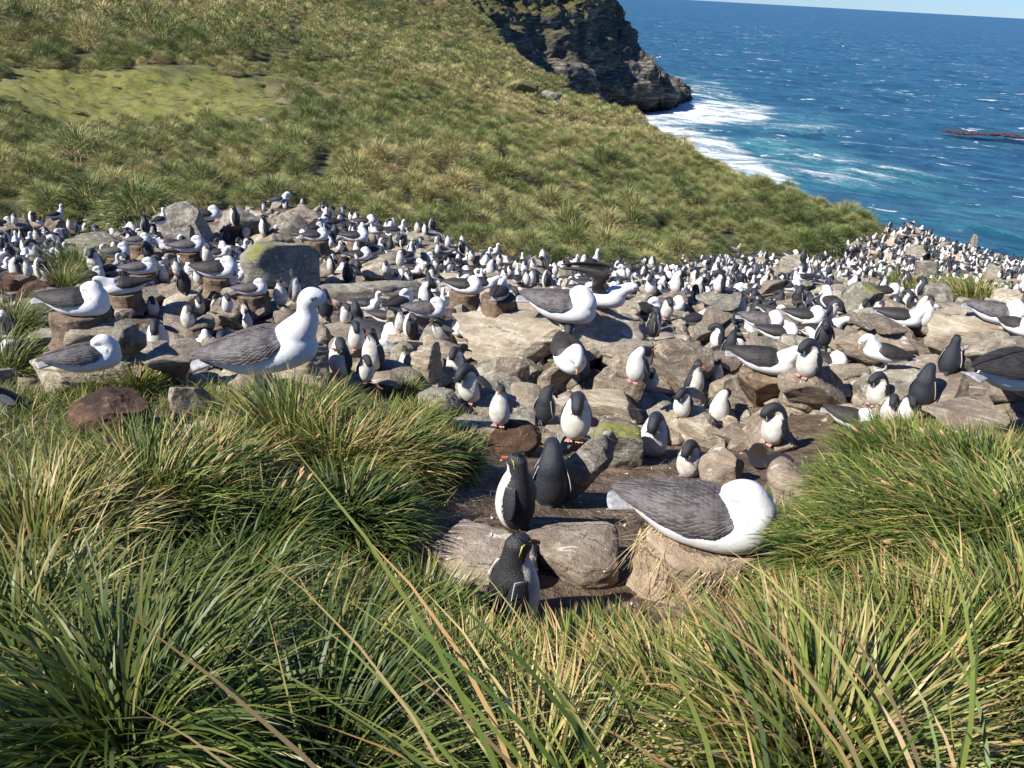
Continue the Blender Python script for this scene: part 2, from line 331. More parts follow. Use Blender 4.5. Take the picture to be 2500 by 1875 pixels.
# (x, y) in the 2212 px view and how far away that spot of ground is, judged from the size of the birds and tussocks on it
CTRL = [(1480,1330,2.95),(1100,1150,3.4),(1120,1360,2.85),(1180,1090,3.9),(1075,920,5.7),(1240,945,5.6),(1410,985,5.2),(1550,910,6.4),(1665,970,5.7),
(640,835,5.2),(805,800,6.5),(740,835,6.2),(980,790,7.0),(1200,705,7.8),(200,800,6.9),(350,755,8.5),(550,680,9.6),(480,750,8.6),(240,640,11.),(280,600,12.5),(130,640,11.2),
(620,620,11.5),(440,610,12.3),(330,590,13),(260,555,15),(430,590,13.2),(50,490,21),(170,515,19),(330,500,19),(510,500,17),(700,500,18),(900,500,20),
(1090,590,15),(990,670,10.5),(900,650,11.),(1275,575,19),(1200,640,12),(1400,650,11.5),(1590,690,11.5),(1520,650,14),(1430,590,24),(1560,545,34),(1700,555,36),(1650,600,25),(1840,540,38),(1920,500,47),(2050,530,46),(2150,600,34),(2200,560,45),
(1900,620,20),(2050,640,25),(2150,650,22),(1750,640,17),(1640,780,7.6),(1730,820,7.0),(1920,800,7.2),(2060,790,7.5),(1980,870,6.6),(2160,710,9),(2150,850,6.3),(1870,880,6.2),(1850,720,10),(1950,700,10.5),
(1550,760,9),(1400,760,8),
# foreground
(100,1050,3.8),(250,900,5.0),(600,1050,3.7),(400,1250,2.9),(100,1400,2.5),(600,1450,2.4),(900,1500,2.3),(1300,1500,2.3),(1700,1450,2.5),(2000,1300,2.7),(2100,1050,4.0),(1900,1000,4.8),(600,1650,2.0),(1200,1650,2.0),(1900,1650,1.95),
# hill
(0,430,24),(200,430,24),(450,400,24),(700,430,23),(950,490,22),(1000,530,19),(1150,550,19),(1300,560,21),(1500,540,31),(1750,520,38),(1850,480,46),
(200,300,34),(600,300,33),(1000,350,33),(1300,400,38),(1600,450,46),
(1400,300,80),(1500,335,72),(1620,395,62),(1750,440,55),(1300,250,92),(1200,280,72),(1370,255,105),(1000,200,72),(800,200,62),(600,180,60),(300,200,50),(50,180,50),(300,130,60),(100,90,66),(600,90,80),(900,100,105),(0,20,82),(300,20,95),(600,10,120),(1000,120,110),(1150,200,110),(1220,170,135),(1000,10,170),(1100,100,150)]
EDGE = np.array([(70, 14), (45, 25), (32, 32), (25.2, 37.3), (21.8, 40.4), (20.0, 42.6), (19.3, 46.0), (18.6, 50.6), (16.9, 58.6), (15.0, 69.5), (13.0, 84), (13.6, 103.3), (9.5, 112), (2.5, 132), (-4.0, 148), (-11.0, 166), (-17, 185), (-28, 230)], float)
def tps_fit():
    A = np.array([ray(c[0] * D, c[1] * D) * c[2] for c in CTRL]); r = np.hypot(A[:, 0], A[:, 1])
    q = np.stack([np.arctan2(A[:, 0], A[:, 1]) * 1.6, np.log(r)], -1); f = A[:, 2] / r
    d = np.linalg.norm(q[:, None] - q[None], axis=-1); K = np.where(d > 0, d * d * np.log(d + 1e-12), 0) + np.eye(len(q)) * 0.012
    Pm = np.c_[np.ones(len(q)), q]; n = len(q)
    S = np.zeros((n + 3, n + 3)); S[:n, :n] = K; S[:n, n:] = Pm; S[n:, :n] = Pm.T
    w = np.linalg.solve(S, np.r_[f, 0, 0, 0]); return q, w
_Q, _W = tps_fit()
def base_z(x, y):
    x = np.asarray(x, float); y = np.asarray(y, float); r = np.clip(np.hypot(x, y), 1.15, 210.0)
    az = np.clip(np.arctan2(x, np.maximum(y, 1e-6)), -0.75, 0.75)
    q = np.stack([az * 1.6, np.log(r)], -1); sh = q.shape[:-1]; q = q.reshape(-1, 2); out = np.empty(len(q))
    for s in range(0, len(q), 20000):
        d = np.linalg.norm(q[s:s + 20000, None] - _Q[None], axis=-1); d = np.where(d > 1e-9, d * d * np.log(d + 1e-12), 0)
        out[s:s + 20000] = d @ _W[:-3] + _W[-3] + q[s:s + 20000] @ _W[-2:]
    z = out.reshape(sh) * r
    return z
def edge_dist(x, y):
    """signed distance beyond the land's edge towards the sea (positive = sea side)"""
    P = np.stack([np.ravel(x), np.ravel(y)], -1); best = np.full(len(P), 1e9); sg = np.ones(len(P))
    for a, b in zip(EDGE[:-1], EDGE[1:]):
        ab = b - a; t = np.clip(((P - a) @ ab) / (ab @ ab), 0, 1); c = a + t[:, None] * ab; d = np.linalg.norm(P - c, axis=1)
        cr = ab[0] * (P[:, 1] - a[1]) - ab[1] * (P[:, 0] - a[0])
        k = d < best - 1e-9; best = np.where(k, d, best); sg = np.where(k, np.where(cr > 0, -1, 1), sg)
    return (best * sg).reshape(np.shape(x))
COLONY_TOP = [(-400, 500), (0, 472), (200, 486), (340, 478), (430, 452), (560, 448), (690, 452), (800, 492), (930, 512), (1000, 545), (1150, 566), (1270, 582), (1420, 586), (1480, 566), (1560, 556), (1740, 566), (1780, 545), (1850, 515), (1920, 500), (2600, 480)]
COLONY_BOT = [(-400, 870), (0, 850), (120, 830), (340, 860), (470, 830), (900, 830), (1040, 880), (1080, 960), (1010, 1080), (900, 1200), (1000, 1340), (1300, 1360), (1560, 1340), (1640, 1230), (1650, 1060), (1900, 940), (2212, 900), (2600, 900)]
def zones(x, y, z):
    p = project(np.stack([x, y, z], -1).reshape(-1, 3)); px = p[:, 0] / D; py = p[:, 1] / D; r = np.hypot(x, y).ravel()
    nn = fbm(np.stack([x, y, z], -1).reshape(-1, 3) * 0.8, 3, 5) * 10
    ok = p[:, 2] > 0.1
    top = np.interp(px, [c[0] for c in COLONY_TOP], [c[1] for c in COLONY_TOP])
    col = smooth(-4, 5, py + nn * np.clip(8 / r, 0.2, 1) - top)
    # lower border as a polygon-like test: left part and right part of the foreground grass, the ledge between
    lx = np.interp(py, [830, 900, 960, 1080, 1200, 1340, 1400, 1700], [470, 1040, 1060, 975, 820, 930, 1200, 1400])
    rx = np.interp(py, [900, 940, 1060, 1230, 1340, 1400, 1700], [2212, 1900, 1650, 1640, 1560, 1400, 1400])
    lowmask = np.where(py > 845, smooth(-12, 12, px - lx + nn) * smooth(-12, 12, rx - px + nn), 1.0)
    lowmask = np.where((py > 830) & (px < 400), np.where(py > 862, 0.1, 0.3), lowmask)
    lowmask = np.where((py > 880) & (px > 1850), smooth(905, 890, py), lowmask)
    col = col * lowmask * ok
    cx = (px - 290) / 380; cy = (py - 212) / 62; mead = smooth(1.25, 0.8, np.hypot(cx, cy) + nn * 0.05)
    cx = (px - 690) / 130; cy = (py - 205) / 34; dry = smooth(1.2, 0.7, np.hypot(cx, cy) + nn * 0.03)
    fg = (r < 6).astype(float)
    dry = np.maximum(dry, fg * (1 - col) * 0.55)
    sh = np.shape(x)
    return col.reshape(sh), (mead * (r > 25)).reshape(sh), dry.reshape(sh)
def ground_z(x, y, detail=True):
    x = np.asarray(x, float); y = np.asarray(y, float)
    z = base_z(x, y); s = edge_dist(x, y); far = np.hypot(x, y)
    k = np.maximum(s, 0); z = z - k * 0.9 - np.minimum(k, 6) ** 2 * 0.05
    z = np.maximum(z, SEA_Z - 4)
    if detail:
        P = np.stack([x, y, np.zeros_like(x)], -1)
        z = z + fbm(P * 0.22, 3, 11) * 0.012 * np.clip(far, 3, 60) + fbm(P * 1.6, 4, 21) * 0.055 * smooth(1, 6, far)
    return z
def make_ground():
    na, nr = 620, 560
    az = np.linspace(-1.25, 1.25, na); rr = np.exp(np.linspace(math.log(0.35), math.log(330), nr))
    A, Rr = np.meshgrid(az, rr, indexing='ij'); X = Rr * np.sin(A); Y = Rr * np.cos(A)
    Z = ground_z(X, Y); col, mead, dry = zones(X, Y, Z)
    P = np.stack([X, Y, Z], -1)
    Z = Z + col * (fbm(P * 2.6, 4, 31) * 0.07 - np.abs(fbm(P * 1.2, 3, 37)) * 0.10) * smooth(3, 7, Rr)
    Z = Z + mead * (fbm(P * 0.9, 3, 41) * 0.22 + np.abs(fbm(P * 2.4, 3, 43)) * .38)
    me = mesh_np('ground', np.stack([X, Y, Z], -1).reshape(-1, 3), grid_faces(na, nr)[:, ::-1], [M['ground']])
    cattr(me, 'zone', np.stack([col, mead, dry], -1).reshape(-1, 3))
    o = link('ground', me); tag(o, kind='structure')
    return o, me
ground, ground_me = make_ground()
log('ground')
def bvh_of(me, mat=None):
    v = verts_of(me)
    if mat is not None: v = v @ np.array(mat.to_3x3()).T + np.array(mat.translation)
    return BVHTree.FromPolygons([tuple(p) for p in v], [tuple(p.vertices) for p in me.polygons])
GB = bvh_of(ground_me)
TREES = [GB]
def hit(px, py, trees=None):
    """first surface met by the line of sight through a pixel of the 2500 px photograph"""
    d = Vector(ray(px, py)); best = None
    for t in (trees or TREES):
        h = t.ray_cast(Vector((0, 0, 0)), d)
        if h[0] is not None and (best is None or h[3] < best[3]): best = h
    return best
def zat(x, y, trees=None):
    best = None
    for t in (trees or [GB]):
        h = t.ray_cast(Vector((x, y, 40.0)), Vector((0, 0, -1)))
        if h[0] is not None and (best is None or h[0].z > best): best = h[0].z
    return best if best is not None else float(ground_z(x, y))

# ------------------------------------------------------------------ sea
def make_sea():
    na, nr = 560, 560
    az = np.linspace(-1.5, 1.5, na); rr = np.exp(np.linspace(math.log(20), math.log(50000), nr))
    A, Rr = np.meshgrid(az, rr, indexing='ij'); X = Rr * np.sin(A); Y = Rr * np.cos(A)
    P = np.stack([X, Y, np.zeros_like(X)], -1)
    amp = smooth(4000, 300, Rr)
    Q = np.stack([X * 0.045 + Y * 0.06, Y * 0.03 - X * 0.02, np.zeros_like(X)], -1)
    Z = SEA_Z + amp * (fbm(Q, 3, 61) * 1.3 + fbm(P * 0.16, 3, 67) * 0.45)
    p = project(np.stack([X, Y, Z], -1).reshape(-1, 3)); px = p[:, 0] / D; py = p[:, 1] / D
    nn = fbm(P.reshape(-1, 3) * 0.06, 4, 71)
    foam = np.zeros(len(p)); teal = np.zeros(len(p))
    for cx, cy, rx, ry, tilt, inten, tl in [(1440, 248, 110, 26, 0.05, 1.5, 0.9), (1560, 240, 130, 30, 0.05, 1.2, 0.8), (1560, 345, 190, 52, 0.42, 1.6, 1.0), (1640, 385, 110, 32, 0.2, 1.4, 0.9), (1430, 285, 100, 28, 0.3, 1.1, 1.0),
                                            (1780, 365, 230, 44, 0.12, 0.74, 0.9), (1720, 262, 120, 24, 0.08, 0.6, 0.5), (1660, 322, 130, 26, 0.1, 0.55, 1.0), (1700, 430, 110, 16, 0.35, 1.1, 0.8), (1510, 185, 90, 16, 0.1, 0.8, 0.4), (1540, 207, 100, 14, 0.1, 0.85, 0.5),
                                            (1480, 163, 50, 6, 0.1, 0.5, 0.2), (1960, 400, 120, 22, 0.1, 0.3, 0.35), (2080, 470, 140, 30, 0.1, 0.18, 0.3), (1900, 480, 100, 20, 0.2, 0.22, 0.3), (1640, 245, 60, 12, 0.1, 0.5, 0.4)]:
        c, s = math.cos(tilt), math.sin(tilt); dx = px - cx; dy = py - cy; u = (dx * c + dy * s) / rx; v = (-dx * s + dy * c) / ry
        e = smooth(1.5, 0.25, np.hypot(u, v) + nn * 0.5) * (p[:, 2] > 0); foam = np.maximum(foam, e * inten); teal = np.maximum(teal, e * tl)
    foam = np.clip(foam, 0, 1.12)
    me = mesh_np('sea', np.stack([X, Y, Z], -1).reshape(-1, 3), grid_faces(na, nr)[:, ::-1], [M['sea']])
    cattr(me, 'foam', np.stack([foam, teal, foam * 0], -1)); o = link('sea', me); tag(o, kind='structure')
make_sea()
# kelp on the surface
def at_sea(px, py, z=SEA_Z):
    d = ray(px * D, py * D); return d * (z / d[2])
def make_kelp():
    V = []; 
    for k in range(900):
        t = RNG.random(); cx = 2040 + 240 * t; cy = 293 + 22 * t + math.sin(t * 9) * 2.5; w = 3.6 * math.sin(math.pi * min(1, t * 1.0 + .08)) * (0.6 + 0.4 * math.sin(t * 14)) + .6
        c = at_sea(cx + RNG.normal() * 3, cy + RNG.uniform(-1, 1) * w); V.append(c + np.array([0, 0, 1.15 + RNG.random() * 0.35]))
    vs = []; fs = []
    for c in V:
        a = RNG.uniform(0, 6.28); L = RNG.uniform(0.6, 2.0); w = RNG.uniform(0.15, 0.5); d = np.array([math.cos(a), math.sin(a), 0]); s = np.array([-d[1], d[0], 0]); i = len(vs)
        vs += [c - d * L - s * w, c - d * L + s * w, c + d * L + s * w * .6 + (0, 0, .12), c + d * L - s * w * .6 + (0, 0, .1)]; fs.append((i, i + 1, i + 2, i + 3))
    me = mesh_np('kelp', vs, np.array(fs), [mat_plain('kelp_weed', (0.11, 0.06, 0.04), 0.5, 0.4, 0.6, 0)], False)
    tag(link('kelp_patch', me), 'reddish brown kelp floating on the blue sea', 'kelp', kind='stuff')
make_kelp()
# ------------------------------------------------------------------ headland cliff
def make_cliff():
    def seap(px, py): return at_sea(px, py, SEA_Z - 1.5)
    def pt(px, py, d): return ray(px * D, py * D) * d
    rows = [[seap(1120, 222), seap(1200, 234), seap(1260, 240), seap(1330, 246), seap(1378, 246), seap(1430, 236), seap(1478, 224), pt(1462, 205, 330), pt(1400, 196, 400)],
            [pt(1060, 170, 178), pt(1130, 180, 192), pt(1210, 190, 208), pt(1300, 200, 226), pt(1362, 198, 238), pt(1405, 196, 250), pt(1445, 192, 262), pt(1425, 180, 330), pt(1380, 180, 400)],
            [pt(1030, 110, 172), pt(1100, 125, 186), pt(1180, 140, 204), pt(1270, 140, 224), pt(1330, 145, 238), pt(1370, 150, 250), pt(1388, 158, 264), pt(1365, 140, 330), pt(1350, 140, 400)],
            [pt(1000, 50, 176), pt(1070, 65, 190), pt(1150, 75, 207), pt(1240, 80, 226), pt(1305, 90, 240), pt(1328, 98, 252), pt(1352, 108, 264), pt(1325, 90, 330), pt(1330, 90, 400)],
            [pt(980, 0, 185), pt(1050, 10, 198), pt(1130, 15, 212), pt(1210, 20, 230), pt(1280, 30, 244), pt(1305, 38, 256), pt(1338, 50, 266), pt(1310, 30, 330), pt(1310, 30, 400)],
            [pt(960, -50, 200), pt(1030, -50, 212), pt(1110, -50, 228), pt(1190, -45, 242), pt(1260, -40, 256), pt(1275, -30, 266), pt(1305, -10, 274), pt(1285, -20, 330), pt(1290, -20, 400)],
            [pt(900, -70, 260), pt(1000, -80, 270), pt(1080, -80, 290), pt(1150, -80, 310), pt(1200, -80, 320), pt(1250, -70, 330), pt(1300, -60, 340), pt(1290, -50, 350), pt(1280, -40, 400)]]
    C = np.array(rows); nv, nu = C.shape[:2]; NU, NV = 330, 300
    def cr(P, n):                                       # Catmull-Rom along axis 0
        P = np.concatenate([2 * P[:1] - P[1:2], P, 2 * P[-1:] - P[-2:-1]]); t = np.linspace(0, len(P) - 3 - 1e-6, n); i = t.astype(int); f = (t - i)[:, None, None]
        a, b, c, d = P[i], P[i + 1], P[i + 2], P[i + 3]
        return 0.5 * (2 * b + (c - a) * f + (2 * a - 5 * b + 4 * c - d) * f ** 2 + (3 * b - a - 3 * c + d) * f ** 3)
    S = cr(C, NV); S = np.swapaxes(cr(np.swapaxes(S, 0, 1), NU), 0, 1)
    du = np.gradient(S, axis=1); dv = np.gradient(S, axis=0); N = np.cross(du, dv); N /= np.linalg.norm(N, axis=-1, keepdims=True) + 1e-9
    if (N[NV // 2, NU // 3] @ S[NV // 2, NU // 3]) > 0: N = -N
    Q = S * np.array([0.06, 0.06, 0.14]); tilt = S @ np.array([0.10, 0.05, 0.38]) + fbm(S * 0.035, 3, 81) * 3.5
    ridge = np.abs(((tilt * 0.45) % 1) - 0.5) * 2
    big = 1 - np.abs(fbm(S * 0.045, 4, 83)) * 2
    disp = fbm(Q, 5, 85, 0.6) * 5.0 + (ridge - 0.5) * 1.5 * (0.6 + 0.6 * fbm(S * 0.2, 3, 91)) + (big - 0.6) * 4.5 + fbm(S * 0.6, 3, 87) * 0.9 + (0.5 - np.abs(fbm(S * np.array([.13, .13, .22]), 4, 93))) * 3.2
    S = S + N * disp[..., None]
    me = mesh_np('cliff', S.reshape(-1, 3), grid_faces(NV, NU), [M['cliff']])
    v = np.linspace(0, 1, NV)[:, None]; u = np.linspace(0, 1, NU)[None]; fattr(me, 'grassy', (smooth(0.30, 0.75, v - u * 0.25 + 0.15 + 0 * u)).ravel())
    tag(link('sea_cliff', me), kind='structure')
    # rock awash at the foot of the cliff
    return S
make_cliff()
log('sea, cliff')
# ------------------------------------------------------------------ rocks
_ico = {}
def ico(sub):
    if sub not in _ico:
        bm = bmesh.new(); bmesh.ops.create_icosphere(bm, subdivisions=sub, radius=1.0)
        V = np.array([v.co[:] for v in bm.verts]); F = np.array([[v.index for v in f.verts] for f in bm.faces]); bm.free(); _ico[sub] = (V, F)
    return _ico[sub]
def rock_verts(seed, sub=5, box=0.7, cuts=10, rough=0.07, fine=0.02, ridge=0.0):
    cuts = int(cuts * 1.5); rough *= .75 if cuts > 6 else 1; rs = np.random.default_rng(seed); V, F = ico(sub); V = V.copy()
    P = np.sign(V) * np.abs(V) ** box
    for k in range(cuts):
        n = rs.normal(size=3); n /= np.linalg.norm(n); c = rs.uniform(0.50, 0.86)
        h = P @ n; P = P - np.outer(np.maximum(h - c, 0) * 0.97, n)
    off = rs.uniform(-50, 50, 3); nrm = P / (np.linalg.norm(P, axis=1, keepdims=True) + 1e-9)
    P = P + nrm * (fbm(P * 1.3 + off, 4, 3)[:, None] * rough * 2.2 + fbm(P * 6 + off, 4, 9)[:, None] * fine * 2)
    if ridge:
        t = (P @ np.array([0.25, 0.2, 1.0]) + fbm(P * 1.0 + off, 3, 12) * 0.35) * 4.2
        P = P + nrm * ((np.abs((t % 1) - 0.5) * 2 - 0.5) * ridge)[:, None]
    lo = P.min(0); hi = P.max(0); P = (P - (lo + hi) / 2) / (hi - lo)
    return P, F
ROCKS = {}                                             # label key -> (px, py) in the 2212 view, used to word other labels
def add_obstacle(o, me):
    TREES.append(bvh_of(me, o.matrix_world))
def place_rock(x0, x1, yt, yb, mat, label, key=None, seed=0, box=0.7, yaw=0, tilt=0, tip=0, dr=0.75, sub=5, cat='rock', name='rock', cuts=10, ridge=0.0, hscale=1.0, group=None, rough=0.07, sink=0.18):
    xc = (x0 + x1) / 2; h = hit(xc * D, yb * D, [GB])
    if h is None: return None
    P = np.array(h[0]); dist = np.linalg.norm(P); pxm = dist / FOC * D
    a = -math.asin(P[2] / dist); w = (x1 - x0) * pxm; d = w * dr
    H = ((yb - yt) * pxm - d * math.sin(a) * 0.55) / math.cos(a); H = max(H, w * 0.22) * hscale
    hd = np.array([P[0], P[1], 0]); hd /= np.linalg.norm(hd)
    c = P + hd * d * 0.42; gz = float(zat(c[0], c[1])); zb = (P[2] + gz) / 2
    V, F = rock_verts(seed * 13 + 5, sub, box, cuts, rough, 0.02, ridge)
    Ht = H * (1 + sink)
    vy = math.atan2(-hd[0], hd[1]); E3 = np.array(Matrix.Rotation(vy + math.radians(yaw), 3, 'Z') @ Matrix.Rotation(math.radians(tilt), 3, 'Y') @ Matrix.Rotation(math.radians(tip), 3, 'X'))
    for _ in range(4):                                  # settle the height so the rock's top shows where the photograph has it
        W = (V * np.array([w, d, Ht])) @ E3.T + np.array([c[0], c[1], zb - H * sink + Ht / 2]); p = project(W); top = p[:, 1].min() / D; wid = (p[:, 0].max() - p[:, 0].min()) / D
        err = (yt - top) * pxm; H = float(np.clip(H - err * .85, w * .12, w * 3)); w *= float(np.clip((x1 - x0) / wid, .8, 1.15)); Ht = H * (1 + sink)
    me = mesh_np(name, V * np.array([w, d, Ht]), F, [M[mat]])
    o = link(name, me, loc=(c[0], c[1], zb - H * sink + Ht / 2))
    o.rotation_euler = (math.radians(tip), math.radians(tilt), vy + math.radians(yaw))
    bpy.context.view_layer.update()
    tag(o, label, cat, group); add_obstacle(o, me)
    if key: ROCKS[key] = (xc, (yt + yb) / 2, (x1 - x0) / 2, yt, yb)
    return o
